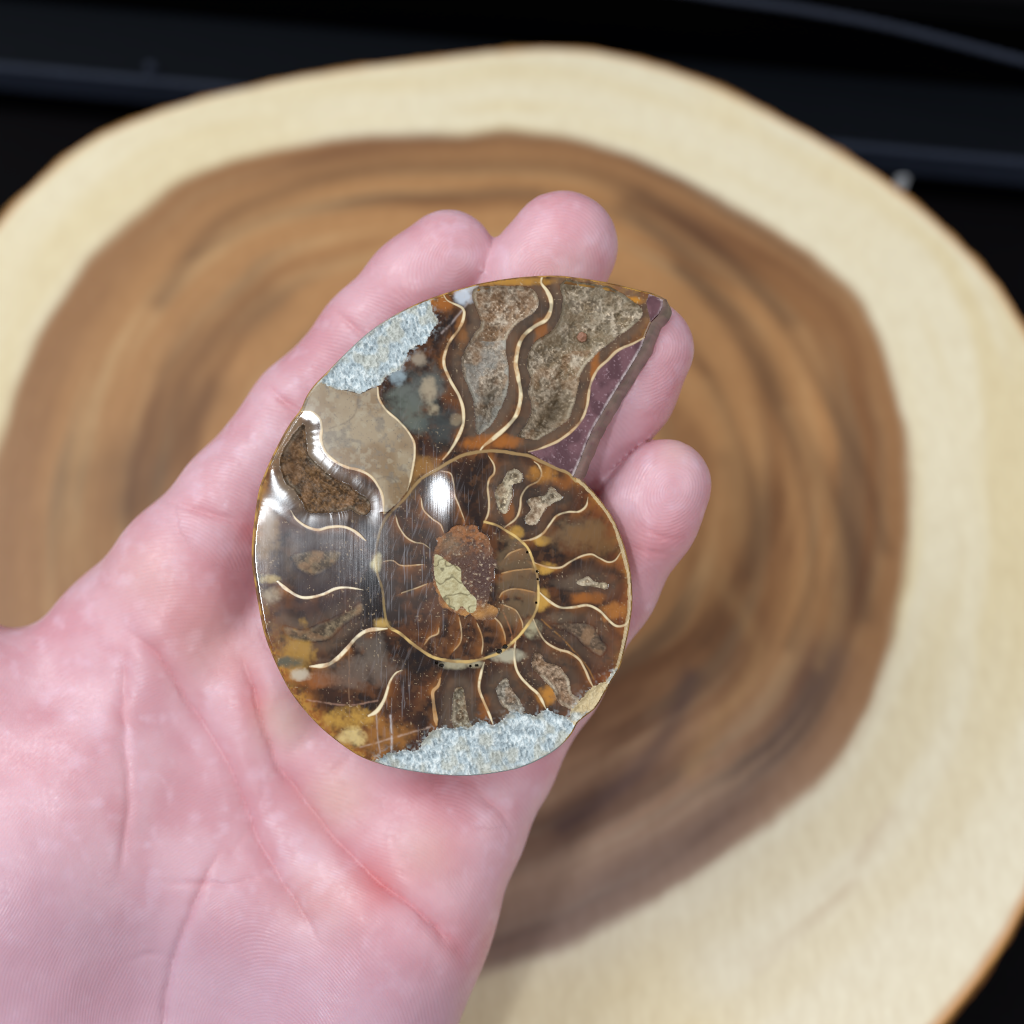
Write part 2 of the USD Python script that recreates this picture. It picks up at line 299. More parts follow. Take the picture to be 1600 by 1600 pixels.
v, f = loft([top, bot], True, True); put(tray, 'tray_floor', v, f[:, ::-1], M_TRAYFLOOR)
ba, bb = la + nb * (deep + 0.5), lb + nb * (deep + 0.5)
v, f = bar(ba, bb, 9.0, TZ + 0.4, 12.0, 1.5); put(tray, 'back_wall', v, f, M_TRAYWALL)
ra, rb = line_on(14.0, (1135, -2), (1400, 44), 0.0)
dr = (rb - ra) / np.linalg.norm(rb - ra)
pts = spline(np.array([ra - dr * 70 + nb * -4, ra - dr * 20 + nb * -0.5, ra, (ra + rb) / 2 + nb * 0.7, rb, rb + dr * 35 + nb * -4]), 1.2)
def tube(path, r, sides=10):
    t = np.gradient(path, axis=0); t /= np.linalg.norm(t, axis=1, keepdims=True)
    s_ = np.cross(t, [0, 0, 1.0]); s_ /= np.linalg.norm(s_, axis=1, keepdims=True); u_ = np.cross(s_, t); a = np.arange(sides) / sides * 2 * np.pi
    r = np.broadcast_to(r, (len(path),))
    return loft([path[k] + r[k] * (np.cos(a)[:, None] * s_[k] + np.sin(a)[:, None] * u_[k]) for k in range(len(path))], True, True)
v, f = tube(pts, 1.1 + 0.22 * np.sin(np.arange(len(pts)) * 2.1)); put(tray, 'back_rim', v, f, M_LIP, normals_of(v, f))
nub = on_plane(np.array(236.), np.array(106.), -6.0)
v, f = loft([nub + np.array([2.0 * s_ * math.cos(a), 1.4 * s_ * math.sin(a), z]) * 1.0 if False else np.array([nub + np.array([r_ * math.cos(a), r_ * math.sin(a), z]) for a in np.arange(16) / 16 * 2 * np.pi]) for r_, z in ((1.7, -2.5), (1.7, 0.2), (1.5, 1.0), (0.9, 1.5), (0.2, 1.7))], True, True)
put(tray, 'latch_knob', v, f, M_LIP, normals_of(v, f))
cp = on_plane(np.array(1409.), np.array(270.), TZ + 6)
a16 = np.arange(24) / 24 * 2 * np.pi
v, f = loft([cp + np.stack([r_ * np.cos(a16), r_ * np.sin(a16), np.full(24, z)], -1) for r_, z in ((3.0, -5.9), (3.2, -5), (3.2, 1.0), (2.7, 2.0), (1.5, 2.5), (0.2, 2.6))], True, True)
cap = put('/World', 'bottle_cap', v, f, M_WHITE, normals_of(v, f))
cap.GetPrim().SetCustomDataByKey('label', 'tiny white rounded cap on the black table beside the slab edge'); cap.GetPrim().SetCustomDataByKey('category', 'cap')

# ------------------------------------------------------------------ the sliced fossil: measured outlines
OUT = [(1037, 468), (1020, 460), (1000, 455), (968, 447), (940, 441), (900, 435), (870, 432), (830, 433), (790, 437), (750, 444), (720, 452), (690, 461), (650, 476), (610, 497), (575, 521), (545, 548), (515, 578), (490, 604), (478, 622), (470, 640), (455, 660), (440, 685), (425, 715), (412, 745), (404, 770),
       (398, 810), (394, 850), (394, 880), (398, 910), (404, 945), (412, 985), (424, 1020), (440, 1055), (455, 1082), (475, 1108), (500, 1135), (530, 1160), (560, 1180), (590, 1192), (620, 1200), (660, 1207), (700, 1211), (740, 1211), (780, 1206), (815, 1198), (850, 1182), (875, 1165), (893, 1145),
       (901, 1130), (912, 1120), (930, 1105), (945, 1080), (958, 1058), (968, 1040), (976, 1010), (983, 975), (987, 940), (985, 900), (979, 870), (970, 840), (958, 812), (940, 785), (920, 762), (905, 748), (896, 745)]
APER = [(907, 719), (925, 674), (947, 636), (970, 598), (990, 566), (1004, 541), (1011, 520), (1019, 502), (1029, 492), (1036, 480)]
OUTLINE = np.vstack([spline(OUT, 4.0), np.array(APER, float)])
SEPTA = [  # (points, full width at the start, at the end, shade 0 = pale cream, 1 = amber)
    ([(1008, 527), (988, 537), (965, 548), (950, 562), (934, 577), (925, 595), (920, 613), (917, 634), (909, 656), (893, 674), (871, 690), (844, 701), (826, 706)], 5, 4, .35),
    ([(847, 432), (846, 442), (855, 454), (861, 469), (860, 485), (851, 501), (835, 510), (821, 521), (812, 535), (807, 553), (806, 571), (810, 591), (814, 611), (812, 631), (806, 649), (792, 667), (774, 683), (756, 697), (749, 706)], 8, 7, 0),
    ([(692, 458), (700, 470), (722, 481), (724, 496), (717, 514), (704, 532), (695, 553), (695, 573), (704, 595), (717, 618), (724, 640), (723, 665), (713, 688), (700, 708), (692, 718)], 5, 6, .1),
    ([(590, 605), (592, 622), (603, 640), (621, 656), (636, 672), (646, 690), (648, 708), (645, 730), (641, 751), (636, 767)], 4, 3, .15),
    ([(470, 643), (486, 643), (499, 654), (502, 670), (501, 688), (508, 706), (524, 721), (542, 730), (562, 735), (578, 744), (589, 757), (597, 775), (600, 803)], 5, 4, .25),
    ([(454, 798), (463, 812), (479, 823), (497, 828), (515, 824), (535, 823), (553, 830), (571, 845)], 3, 5, .2),
    ([(434, 909), (450, 922), (470, 933), (488, 933), (506, 928), (524, 920), (542, 918), (567, 922)], 6, 3, 0),
    ([(484, 1042), (510, 1040), (526, 1030), (542, 1014), (558, 996), (576, 985), (605, 982)], 8, 6, 0),
    ([(576, 1119), (588, 1112), (598, 1098), (604, 1084), (610, 1064), (618, 1052), (628, 1047)], 8, 2, 0),
    ([(688, 1060), (684, 1072), (676, 1082), (678, 1104), (682, 1132)], 4, 9, .8),
    ([(757, 1035), (752, 1053), (748, 1073), (752, 1089), (761, 1109), (770, 1131)], 5, 4, 0),
    ([(806, 1001), (804, 1019), (806, 1041), (815, 1059), (828, 1073), (842, 1086), (853, 1107)], 4, 5, .05),
    ([(833, 967), (842, 987), (853, 1003), (871, 1014), (889, 1019), (905, 1030), (914, 1046), (921, 1062), (928, 1075)], 4, 4, .25),
    ([(842, 925), (860, 941), (876, 949), (896, 949), (918, 946), (936, 954), (950, 968), (963, 978), (977, 976), (985, 965)], 5, 5, .05),
    ([(835, 879), (855, 886), (876, 887), (891, 878), (909, 869), (925, 866), (936, 871), (950, 878), (961, 875), (970, 862)], 4, 3, .25),
    ([(815, 845), (833, 842), (849, 833), (860, 819), (871, 806), (887, 800), (905, 799), (916, 790), (919, 777)], 4, 4, .15),
    ([(788, 824), (806, 810), (813, 794), (815, 776), (824, 761), (840, 752), (846, 740), (842, 727), (835, 721)], 4, 4, .3),
    ([(756, 817), (763, 801), (764, 783), (762, 763), (765, 749), (772, 740), (772, 727), (763, 713)], 4, 3, .3),
    ([(690, 736), (704, 740), (709, 756), (711, 775), (719, 795), (726, 814)], 3, 2.5, .3),
    ([(657, 778), (661, 796), (675, 810), (688, 819), (693, 830)], 3, 3, .3),
    ([(618, 805), (623, 823), (634, 839), (648, 847), (661, 849), (672, 857)], 3, 3, .25),
    ([(600, 877), (614, 876), (625, 883), (641, 884), (661, 882)], 3, 3, .3),
    ([(627, 927), (648, 920), (668, 912)], 3, 2, .35),
    ([(686, 981), (684, 990), (672, 996), (663, 1008)], 3, 3, .5),
    ([(717, 965), (720, 985), (719, 1003), (709, 1017)], 3, 3, .4),
    ([(745, 974), (752, 990), (755, 1004), (753, 1022)], 3, 3, .4),
    ([(768, 961), (781, 974), (788, 990), (790, 1002)], 3, 3, .4),
    ([(786, 945), (806, 954), (815, 970), (817, 981)], 3, 3, .5),
    ([(779, 934), (786, 925), (806, 920), (835, 925)], 3, 3, .7),
    ([(783, 896), (806, 891), (833, 889)], 3, 3, .7),
    ([(788, 873), (797, 864), (815, 857)], 3, 3, .7)]
WALL = [(900, 752), (887, 739), (869, 732), (846, 721), (826, 712), (801, 708), (772, 705), (745, 707), (722, 712), (700, 723), (684, 733), (661, 746), (645, 762), (634, 776), (616, 795), (601, 814), (592, 837), (587, 866), (589, 893), (597, 920), (602, 960), (608, 979), (625, 990), (650, 1010), (672, 1025), (695, 1032), (717, 1034), (740, 1033),
        (770, 1024), (788, 1015), (806, 999), (824, 977), (835, 959), (840, 943), (841, 920), (839, 898), (833, 875), (824, 855), (806, 839), (792, 830), (775, 820), (757, 815)]
z2 = lambda pts: [(700 + x / 4.444, 420 + y / 4.444) for x, y in pts]
z4 = lambda pts: [(680 + x / 4.444, 700 + y / 4.444) for x, y in pts]
z6 = lambda pts: [(680 + x / 4.444, 920 + y / 4.444) for x, y in pts]
z1 = lambda pts: [(380 + x / 4.444, 420 + y / 4.444) for x, y in pts]
GREY, TAN, WARM, PALE = srgb(182, 166, 144), srgb(146, 122, 94), srgb(122, 92, 62), srgb(196, 182, 158)
CAVITY = [  # (polygon, depth in mm, tint, second tint, dark-rim halo)
    (z2([(790, 100), (830, 74), (920, 95), (1050, 110), (1180, 150), (1290, 230), (1350, 290), (1330, 350), (1250, 420), (1150, 490), (1060, 560), (980, 640), (930, 720), (900, 830), (880, 930), (840, 1040), (760, 1100), (690, 1150), (600, 1190), (500, 1170), (490, 1150), (560, 1060), (580, 960), (560, 850), (570, 760), (550, 680), (560, 580), (620, 500), (720, 430), (780, 340), (800, 220), (780, 130)]), 2.6, GREY, srgb(134, 114, 88)),
    (z2([(200, 130), (350, 120), (560, 130), (620, 200), (610, 280), (540, 340), (460, 400), (410, 480), (400, 580), (420, 680), (420, 780), (400, 880), (350, 990), (300, 1080), (220, 1150), (195, 1120), (190, 1020), (180, 920), (140, 820), (100, 720), (100, 620), (130, 540), (180, 460), (230, 380), (190, 260), (170, 180)]), 2.3, srgb(176, 160, 140), srgb(142, 112, 84)),
    ([(474, 662), (477, 685), (481, 710), (497, 728), (519, 746), (542, 757), (560, 771), (576, 780), (578, 798), (564, 805), (546, 797), (524, 800), (501, 802), (481, 800), (472, 787), (461, 769), (445, 751), (436, 728), (441, 706), (452, 685), (463, 670)], 2.4, srgb(116, 86, 56), srgb(92, 72, 54)),
    ([(454, 868), (481, 859), (528, 859), (531, 875), (513, 891), (492, 900), (470, 895), (459, 884)], 0.25, srgb(112, 94, 72), srgb(78, 60, 44)),
    ([(443, 976), (475, 983), (506, 969), (537, 956), (564, 940), (569, 956), (542, 974), (515, 999), (486, 1005), (454, 1001), (441, 987)], 0.25, srgb(112, 96, 74), srgb(80, 62, 44)),
    (z6([(150, 690), (190, 690), (200, 730), (230, 900), (260, 965), (130, 965), (120, 820), (130, 740)]), 0.9, srgb(150, 140, 118), srgb(112, 90, 66)),
    (z6([(430, 690), (490, 620), (520, 680), (560, 740), (600, 800), (620, 850), (560, 870), (490, 830), (450, 780)]), 0.9, srgb(160, 150, 134), srgb(104, 92, 78)),
    (z6([(670, 500), (700, 445), (740, 460), (760, 500), (860, 540), (920, 610), (940, 680), (950, 730), (1000, 770), (960, 830), (870, 800), (800, 680), (720, 600), (680, 560)]), 1.0, srgb(156, 132, 108), srgb(128, 98, 74)),
    (z4([(800, 1220), (1000, 1210), (1100, 1230), (1150, 1320), (1200, 1390), (1150, 1450), (1050, 1390), (950, 1300), (860, 1260)]), 0.12, srgb(112, 92, 74), srgb(92, 72, 54)),
    (z4([(980, 930), (1060, 890), (1120, 930), (1190, 940), (1180, 980), (1100, 960), (1010, 950)]), 0.5, srgb(190, 172, 142), srgb(120, 96, 70)),
    (z4([(640, 370), (700, 340), (760, 330), (800, 270), (850, 310), (880, 350), (810, 390), (760, 430), (700, 530), (640, 530), (630, 480), (660, 430)]), 0.7, srgb(200, 188, 164), srgb(122, 104, 82)),
    (z4([(510, 160), (570, 150), (610, 190), (590, 240), (540, 250), (530, 330), (500, 440), (450, 440), (420, 360), (430, 270), (470, 230)]), 0.7, srgb(186, 172, 144), srgb(122, 104, 80))]
CRUST = [([(670, 455), (670, 467), (675, 487), (684, 503), (675, 519), (666, 537), (650, 541), (639, 546), (634, 564), (627, 577), (605, 586), (594, 600), (582, 607), (564, 616), (542, 611), (524, 607), (506, 598), (470, 598), (470, 560), (600, 440)], 0.35),
         ([(588, 1188), (604, 1177), (630, 1172), (654, 1172), (660, 1160), (672, 1144), (688, 1136), (710, 1138), (738, 1136), (754, 1125), (770, 1134), (788, 1122), (801, 1111), (819, 1116), (837, 1118), (853, 1107), (871, 1116), (889, 1122), (896, 1134), (915, 1160), (860, 1230), (560, 1230), (560, 1200)], 0.45),
         ([(928, 1072), (946, 1064), (962, 1042), (980, 1050), (950, 1120), (915, 1150), (896, 1134), (889, 1122), (893, 1108), (908, 1092)], 0.3)]
SEDI = [(470, 600), (506, 598), (524, 607), (542, 611), (564, 616), (582, 607), (590, 605), (592, 622), (603, 640), (621, 656), (636, 672), (646, 690), (648, 708), (645, 730), (641, 751), (636, 767), (622, 785), (601, 803), (600, 803), (597, 775), (589, 757), (578, 744), (562, 735), (542, 730), (524, 721), (508, 706), (501, 688), (502, 670), (499, 654), (486, 643), (460, 640)]
WEDGE = [[(1008, 527), (988, 537), (965, 548), (950, 562), (934, 577), (925, 595), (920, 613), (917, 634), (909, 656), (893, 674), (871, 690), (844, 701), (826, 706), (844, 717), (862, 727), (880, 736), (896, 746), (907, 719), (925, 674), (947, 636), (970, 598), (990, 566), (1004, 541)],
         [(1010, 472), (1015, 455), (1045, 460), (1040, 481), (1030, 501), (1017, 503), (1013, 487)]]
CORE_PALE = z4([(20, 760), (100, 810), (170, 850), (180, 930), (230, 1000), (270, 1040), (260, 1110), (220, 1120), (180, 1080), (150, 1110), (100, 1080), (50, 1010), (20, 930), (8, 830)])
CRACKS = [([(480, 1094), (546, 1102), (590, 1095)], srgb(170, 130, 110), 1.3), ([(562, 1168), (618, 1152), (672, 1136)], srgb(190, 160, 140), 1.5), ([(846, 968), (882, 1001), (916, 1040), (928, 1062)], srgb(160, 110, 50), 1.2),
          ([(546, 1010), (545, 1060), (546, 1120)], srgb(140, 105, 80), 0.9), ([(787, 958), (798, 985), (800, 1000)], srgb(170, 110, 70), 1.1), ([(588, 1115), (590, 1150), (594, 1175)], srgb(170, 150, 140), 1.2), ([(610, 1118), (612, 1150), (610, 1190)], srgb(205, 200, 200), 1.6), ([(722, 560), (723, 610), (724, 660)], srgb(120, 95, 75), 0.8),
          ([(740, 462), (725, 480), (705, 505), (690, 520)], srgb(170, 155, 150), 1.6), ([(560, 620), (555, 645), (540, 660), (515, 670)], srgb(98, 80, 58), 1.6), ([(590, 748), (605, 744), (618, 752), (624, 768)], srgb(98, 84, 66), 1.3)]

# ------------------------------------------------------------------ the cut face: one fine relief, later split into its chambers, septa, cavities and crusts
X0, X1, Y0, Y1 = 386, 1046, 424, 1220
gx, gy = np.meshgrid(np.arange(X0, X1 + 1), np.arange(Y0, Y1 + 1)); gx = gx.astype(float); gy = gy.astype(float)
def nz(scale, octaves=3, seed=0, sx=1.0, sy=1.0):
    return fbm(np.stack([gx / scale / sx, gy / scale / sy, np.full(gx.shape, seed * 3.7)], -1), octaves, seed)
wx, wy = gx + 9 * (nz(14, 4, 1) - 0.5), gy + 9 * (nz(14, 4, 2) - 0.5)      # ragged edges
sx_, sy_ = gx + 2.0 * (nz(30, 2, 3) - 0.5), gy + 2.0 * (nz(30, 2, 4) - 0.5)
face = inside(OUTLINE, gx, gy)
d_in = ndi.distance_transform_edt(face)
n8, n8b, n20, n40, n4 = nz(8, 3, 5), nz(8, 3, 6), nz(20, 3, 7), nz(45, 3, 8), nz(3.0, 3, 9)
n4b = nz(3.2, 3, 72); n20b, n2g = nz(17, 4, 10), nz(1.8, 2, 19)
pts, sid, wid, shd, tan_, tee = [], [], [], [], [], []
for k, (p, w0, w1, sh) in enumerate(SEPTA):
    c = spline(p, 0.5); t = np.linspace(0, 1, len(c))
    pts.append(c); sid.append(np.full(len(c), k)); tee.append(t); wid.append((w0 + (w1 - w0) * t) * (0.45 + 0.55 * sstep(0, 0.14, t)) * (0.35 + 0.65 * sstep(0, 0.12, 1 - t))); shd.append(np.full(len(c), sh)); tan_.append(np.gradient(c, axis=0))
pts, sid, wid, shd, tan_ = map(np.concatenate, (pts, sid, wid, shd, tan_))
q = np.stack([sx_, sy_], -1).reshape(-1, 2)
ds, ix = cKDTree(pts).query(q); ds = ds.reshape(gx.shape); ix = ix.reshape(gx.shape)
side = tan_[ix][..., 0] * (sy_ - pts[ix][..., 1]) - tan_[ix][..., 1] * (sx_ - pts[ix][..., 0])
wallc = spline(WALL, 0.5)
dw = cKDTree(wallc).query(q)[0].reshape(gx.shape)
sept_w = wid[ix] * 0.5 * (0.5 + 0.75 * n20) * np.where(sid[ix] > 17, 0.7, np.where(sid[ix] > 11, 0.82, np.where(sid[ix] > 4, 0.92, 0.92)))
cav_id = np.full(gx.shape, -1); cav_edge = np.zeros(gx.shape)
for k, c in enumerate(CAVITY):
    mk = inside(spline(c[0], 2.0, True), wx * 0.6 + gx * 0.4, wy * 0.6 + gy * 0.4) & face & (d_in > 3)
    cav_id[mk] = k
cav_in = ndi.distance_transform_edt(cav_id >= 0); cav_out = ndi.distance_transform_edt(cav_id < 0)
crust_id = np.full(gx.shape, -1)
for k, c in enumerate(CRUST):
    crust_id[inside(c[0], wx + 7 * (n4 - 0.5), wy + 7 * (n4b - 0.5)) & face] = k
crust_in = ndi.distance_transform_edt(crust_id >= 0); crust_out = ndi.distance_transform_edt(crust_id < 0)
sedi = inside(SEDI, gx, gy) & face
wedge_id = np.full(gx.shape, -1)
for k, c in enumerate(WEDGE): wedge_id[inside(c, gx, gy) & face] = k
ex, ey = (gx - 724) / 46, (gy - 890) / 68
n_c = nz(8, 3, 73); core_r = np.hypot(ex, ey) + 0.5 * (nz(20, 4, 12) - 0.5)
core = (core_r < 1.06) | (np.hypot((gx - 757) / 22, (gy - 956) / 13) + 0.4 * (n_c - 0.5) < 1)
CORE_PALE = [(712 + (a_ - 712) * 1.12, 910 + (b_ - 910) * 1.12) for a_, b_ in CORE_PALE]
pale = inside(spline(CORE_PALE, 2, True), wx * 0.4 + gx * 0.6, wy * 0.4 + gy * 0.6)

DKB, BRN, AMB, YEL, MILK, SLATE = srgb(32, 17, 10), srgb(66, 35, 18), srgb(158, 90, 20), srgb(190, 142, 52), srgb(104, 84, 66), srgb(62, 52, 54)
col = np.tile(DKB, gx.shape + (1,))
col = mixc(col, BRN, sstep(0.42, 0.66, n40) * 0.8)
col = mixc(col, srgb(118, 66, 24), sstep(0.5, 0.72, nz(22, 4, 13)) * 0.45)
inner = np.isin(sid[ix], range(17, 31)) & (inside(wallc, gx, gy))
# amber along one flank of every septum and along the rim
amb_w = np.exp(-np.maximum(ds - 2, 0) / 8) * np.where(side > 0, 0.6, 0.2) * sstep(0.25, 0.62, n20)
col = mixc(col, AMB, amb_w)
rimw = 12 + 26 * sstep(560, 400, gx) * sstep(800, 1000, gy) + 8 * n20
col = mixc(col, AMB, np.exp(-(d_in / rimw) ** 2) * 0.85 * sstep(0.2, 0.5, n20 + 0.15))
col = mixc(col, YEL, np.exp(-(d_in / (rimw * 0.55)) ** 2) * sstep(0.38, 0.6, n8) * 0.6)
col = mixc(col, srgb(150, 92, 30), np.exp(-np.maximum(ds - sept_w, 0) / 3.5) * np.where(side > 0, 0.8, 0.1) * sstep(0.3, 0.6, n20))
col = mixc(col, srgb(22, 11, 7), np.exp(-((ds - 9) / 6) ** 2) * np.where(side < 0, 0.75, 0.1) * sstep(0.3, 0.55, n40))
col = mixc(col, srgb(96, 60, 30), sstep(0.55, 0.7, nz(9, 4, 80)) * 0.45); col = mixc(col, srgb(24, 13, 9), sstep(0.52, 0.66, nz(12, 4, 81)) * 0.5)
col = mixc(col, srgb(120, 60, 20), np.exp(-((d_in - 8) / 34) ** 2) * sstep(830, 900, gx) * sstep(740, 800, gy) * sstep(0.25, 0.6, n20b) * 0.6)
# milky chalcedony round the cavities, dark bands beyond
halo = np.exp(-((cav_out - 8) / 12) ** 2) * (cav_id < 0)
big_h = np.where(gy < 715, 1.1, np.clip((950 - gx) / 200, 0.6, 1))
col = mixc(col, MILK, halo * (0.30 + 0.45 * n20) * big_h)
col = mixc(col, srgb(58, 36, 24), np.exp(-((cav_out - 22) / 7) ** 2) * 0.45)
lefty = sstep(640, 470, gx) * sstep(780, 850, gy) * sstep(1010, 920, gy)
col = mixc(col, SLATE, lefty * sstep(0.35, 0.6, n40 + 0.1) * 0.75)
BLOBS = [(583, 935, 26, 60, srgb(20, 14, 15), .9), (590, 1015, 22, 30, srgb(24, 14, 10), .8), (575, 840, 16, 30, srgb(34, 28, 32), .8), (650, 1040, 30, 20, srgb(22, 12, 7), .8), (540, 880, 30, 30, srgb(52, 44, 46), .6), (690, 700, 14, 14, srgb(28, 30, 28), .6), (745, 690, 16, 10, srgb(30, 18, 10), .6), (830, 795, 14, 30, srgb(40, 30, 26), .6), (760, 690, 34, 12, AMB, .9), (790, 690, 30, 10, AMB, .7), (848, 742, 22, 14, srgb(170, 112, 36), .85), (880, 755, 20, 10, AMB, .5), (845, 845, 15, 8, YEL, .9), (850, 888, 17, 9, YEL, .95), (845, 938, 13, 14, YEL, .95), (832, 985, 12, 14, srgb(170, 160, 126), .9), (795, 1025, 22, 10, srgb(176, 168, 142), .85), (720, 1038, 26, 7, srgb(176, 164, 132), .8),
         (805, 832, 12, 10, YEL, .8), (960, 955, 18, 16, srgb(170, 104, 34), .8), (925, 935, 24, 8, AMB, .6), (855, 1085, 16, 14, srgb(186, 122, 34), .9), (755, 1105, 12, 16, AMB, .5), (490, 1062, 40, 12, srgb(150, 84, 28), .8), (600, 1150, 40, 26, srgb(150, 96, 34), .9), (545, 1125, 34, 18, YEL, .85), (550, 1150, 20, 16, srgb(214, 186, 120), .8), (465, 1020, 24, 40, YEL, .6),
         (450, 1035, 26, 9, srgb(84, 82, 68), .95), (470, 1055, 14, 10, srgb(188, 176, 156), .8), (560, 1050, 60, 24, srgb(112, 92, 78), .7), (580, 1020, 24, 30, srgb(104, 90, 78), .7), (425, 930, 16, 12, srgb(180, 160, 130), .7), (405, 903, 12, 7, srgb(86, 88, 80), .8), (420, 905, 16, 7, srgb(196, 168, 106), .7), (588, 880, 8, 14, srgb(222, 206, 150), .7), (595, 975, 12, 8, srgb(200, 160, 80), .8),
         (640, 640, 40, 34, srgb(96, 102, 92), .85), (660, 600, 36, 30, srgb(96, 98, 92), .7), (905, 828, 34, 18, srgb(104, 86, 62), .7), (880, 965, 20, 8, srgb(100, 84, 66), .5), (690, 660, 26, 30, srgb(66, 72, 70), .7), (622, 588, 14, 12, srgb(170, 190, 198), .6), (668, 610, 12, 20, srgb(168, 150, 122), .8), (655, 560, 10, 14, srgb(162, 146, 124), .7), (676, 640, 11, 9, srgb(166, 148, 118), .8), (712, 655, 10, 8, srgb(150, 130, 100), .6), (690, 475, 16, 12, AMB, .8), (725, 465, 14, 12, srgb(196, 204, 214), .8), (720, 520, 10, 30, srgb(140, 88, 38), .7), (845, 520, 10, 26, AMB, .6), (930, 600, 7, 60, AMB, .8), (980, 470, 24, 6, srgb(186, 122, 20), .95),
         (800, 440, 60, 6, srgb(176, 124, 36), .9), (730, 448, 14, 8, srgb(200, 205, 210), .6), (470, 720, 40, 60, srgb(140, 120, 96), .5), (415, 830, 20, 60, srgb(148, 118, 82), .7), (890, 840, 40, 20, srgb(112, 84, 54), .8), (925, 840, 36, 26, srgb(120, 82, 40), .7), (890, 910, 26, 10, MILK, .55), (905, 935, 16, 8, AMB, .6), (640, 735, 14, 40, srgb(150, 110, 54), .6), (665, 730, 30, 14, srgb(150, 104, 44), .8), (795, 800, 8, 22, AMB, .5)]
for bx, by, rx, ry, c, a in BLOBS:
    k = ((sx_ - bx) / rx) ** 2 + ((sy_ - by) / ry) ** 2 + 1.6 * (n8 - 0.5) + 2.2 * (n20b - 0.5)
    col = mixc(col, c, a * sstep(1.9, -0.1, k))
# inner whorls: warmer, fine tan speckle
inw = inside(wallc, gx, gy)
col = mixc(col, srgb(110, 68, 34), (inw & (gy > 960) & (gx > 640)) * sstep(0.4, 0.7, n8b) * 0.6)
col = mixc(col, srgb(120, 96, 66), inw * sstep(772, 784, wx) * sstep(985, 965, wy) * sstep(828, 845, wy) * 0.6 * sstep(0.2, 0.5, n20b))
col = mixc(col, srgb(96, 84, 78), (inw & (gx < 700)) * 0.35 * sstep(1000, 930, gy))
sp = sstep(0.72, 0.80, nz(3.0, 2, 14)) * sstep(0.42, 0.6, n40)
col = mixc(col, srgb(190, 165, 130), sp * 0.55)
# hair scratches left by the polishing, as pale scuffs
scr_zone = np.exp(-(((gx - 665) / 85) ** 2 + ((gy - 850) / 130) ** 2)) + 0.6 * np.exp(-(((gx - 590) / 60) ** 2 + ((gy - 830) / 110) ** 2)) + 0.5 * np.exp(-(((gx - 625) / 50) ** 2 + ((gy - 1080) / 90) ** 2)) + 0.12
hair = sstep(0.66, 0.76, nz(2.0, 2, 15, 1.0, 22.0)) + 0.6 * sstep(0.70, 0.78, fbm(np.stack([(gx + 0.35 * gy) / 2.0, (gy - 0.35 * gx) / 40, gx * 0], -1), 2, 16))
col = mixc(col, srgb(150, 146, 150), hair * np.clip(scr_zone, 0, 1) * 0.42)
rough = 0.06 + 0.05 * n20 + 0.11 * np.exp(-(((gx - 480) / 90) ** 2 + ((gy - 780) / 90) ** 2)) + 0.10 * np.exp(-(((gx - 690) / 60) ** 2 + ((gy - 800) / 80) ** 2)) * 0.75 + 0.12 * np.exp(-(((gx - 585) / 28) ** 2 + ((gy - 830) / 90) ** 2))
scratch = np.clip(scr_zone, 0.06, 1.0)
spot = np.exp(-(((gx - 690) / 54) ** 2 + ((gy - 772) / 52) ** 2))
height = (0.136 * (gx - 690) / 10 - 0.012 * (gy - 772) / 10) * spot - 0.24 * np.exp(-d_in / 13.0) * sstep(620, 480, gx) * sstep(600, 690, gy) * sstep(830, 770, gy) + 0.09 * (nz(150, 2, 17) - 0.5) + 0.02 * (n40 - 0.5)
c3_out = ndi.distance_transform_edt(cav_id != 2); height -= 0.30 * np.exp(-c3_out / 14.0) * (cav_id != 2)
brk = spline([(380, 705), (404, 735), (430, 765), (458, 790), (492, 806), (530, 806), (566, 800), (592, 800)], 0.5); dq, iq = cKDTree(brk).query(np.stack([gx, gy], -1).reshape(-1, 2)); bt = np.gradient(brk, axis=0)[iq]
sgn = (bt[:, 0] * (gy.ravel() - brk[iq][:, 1]) - bt[:, 1] * (gx.ravel() - brk[iq][:, 0])); dq = (np.sign(sgn) * dq).reshape(gx.shape)
height -= 0.36 * sstep(-24, 26, dq) * sstep(660, 490, gx) * sstep(640, 700, gy) * sstep(1150, 830, gy)   # the face falls away below the open pocket       # the polish rounds over every open pocket
kind = np.zeros(gx.shape, int)                                          # 0 chamber
# sediment fill
sc = mixc(np.tile(srgb(148, 128, 98), gx.shape + (1,)), srgb(126, 100, 66), sstep(0.38, 0.62, n40)); sc = mixc(sc, srgb(112, 100, 84), sstep(0.52, 0.68, n20b) * 0.7); sc = mixc(sc, srgb(160, 146, 120), sstep(0.5, 0.7, n8b) * 0.5)
sc = mixc(sc, srgb(86, 76, 64), sstep(0.64, 0.72, n4) * 0.5)
lum = col.mean(-1, keepdims=True)
col = np.clip(lum + (col - lum) * 0.94, 0.004, 1)
col = np.where(sedi[..., None], sc, col); kind[sedi] = 4; rough = np.where(sedi, 0.32, rough)
# purple wedges at the broken mouth
pc = mixc(np.tile(srgb(108, 72, 78), gx.shape + (1,)), srgb(82, 50, 56), sstep(0.35, 0.65, n20)); pc = mixc(pc, srgb(160, 130, 136), sstep(0.62, 0.72, n4) * 0.6)
wd = wedge_id >= 0
pc = mixc(pc, srgb(196, 178, 176), sstep(6, 2, d_in) * sstep(0.35, 0.65, n8 * 0.5 + n20b * 0.5) * 0.8); col = np.where(wd[..., None], pc, col); kind[wd] = 5; rough = np.where(wd, 0.3, rough); height = np.where(wd, height - 0.05 + 0.05 * (n4 - 0.5), height)
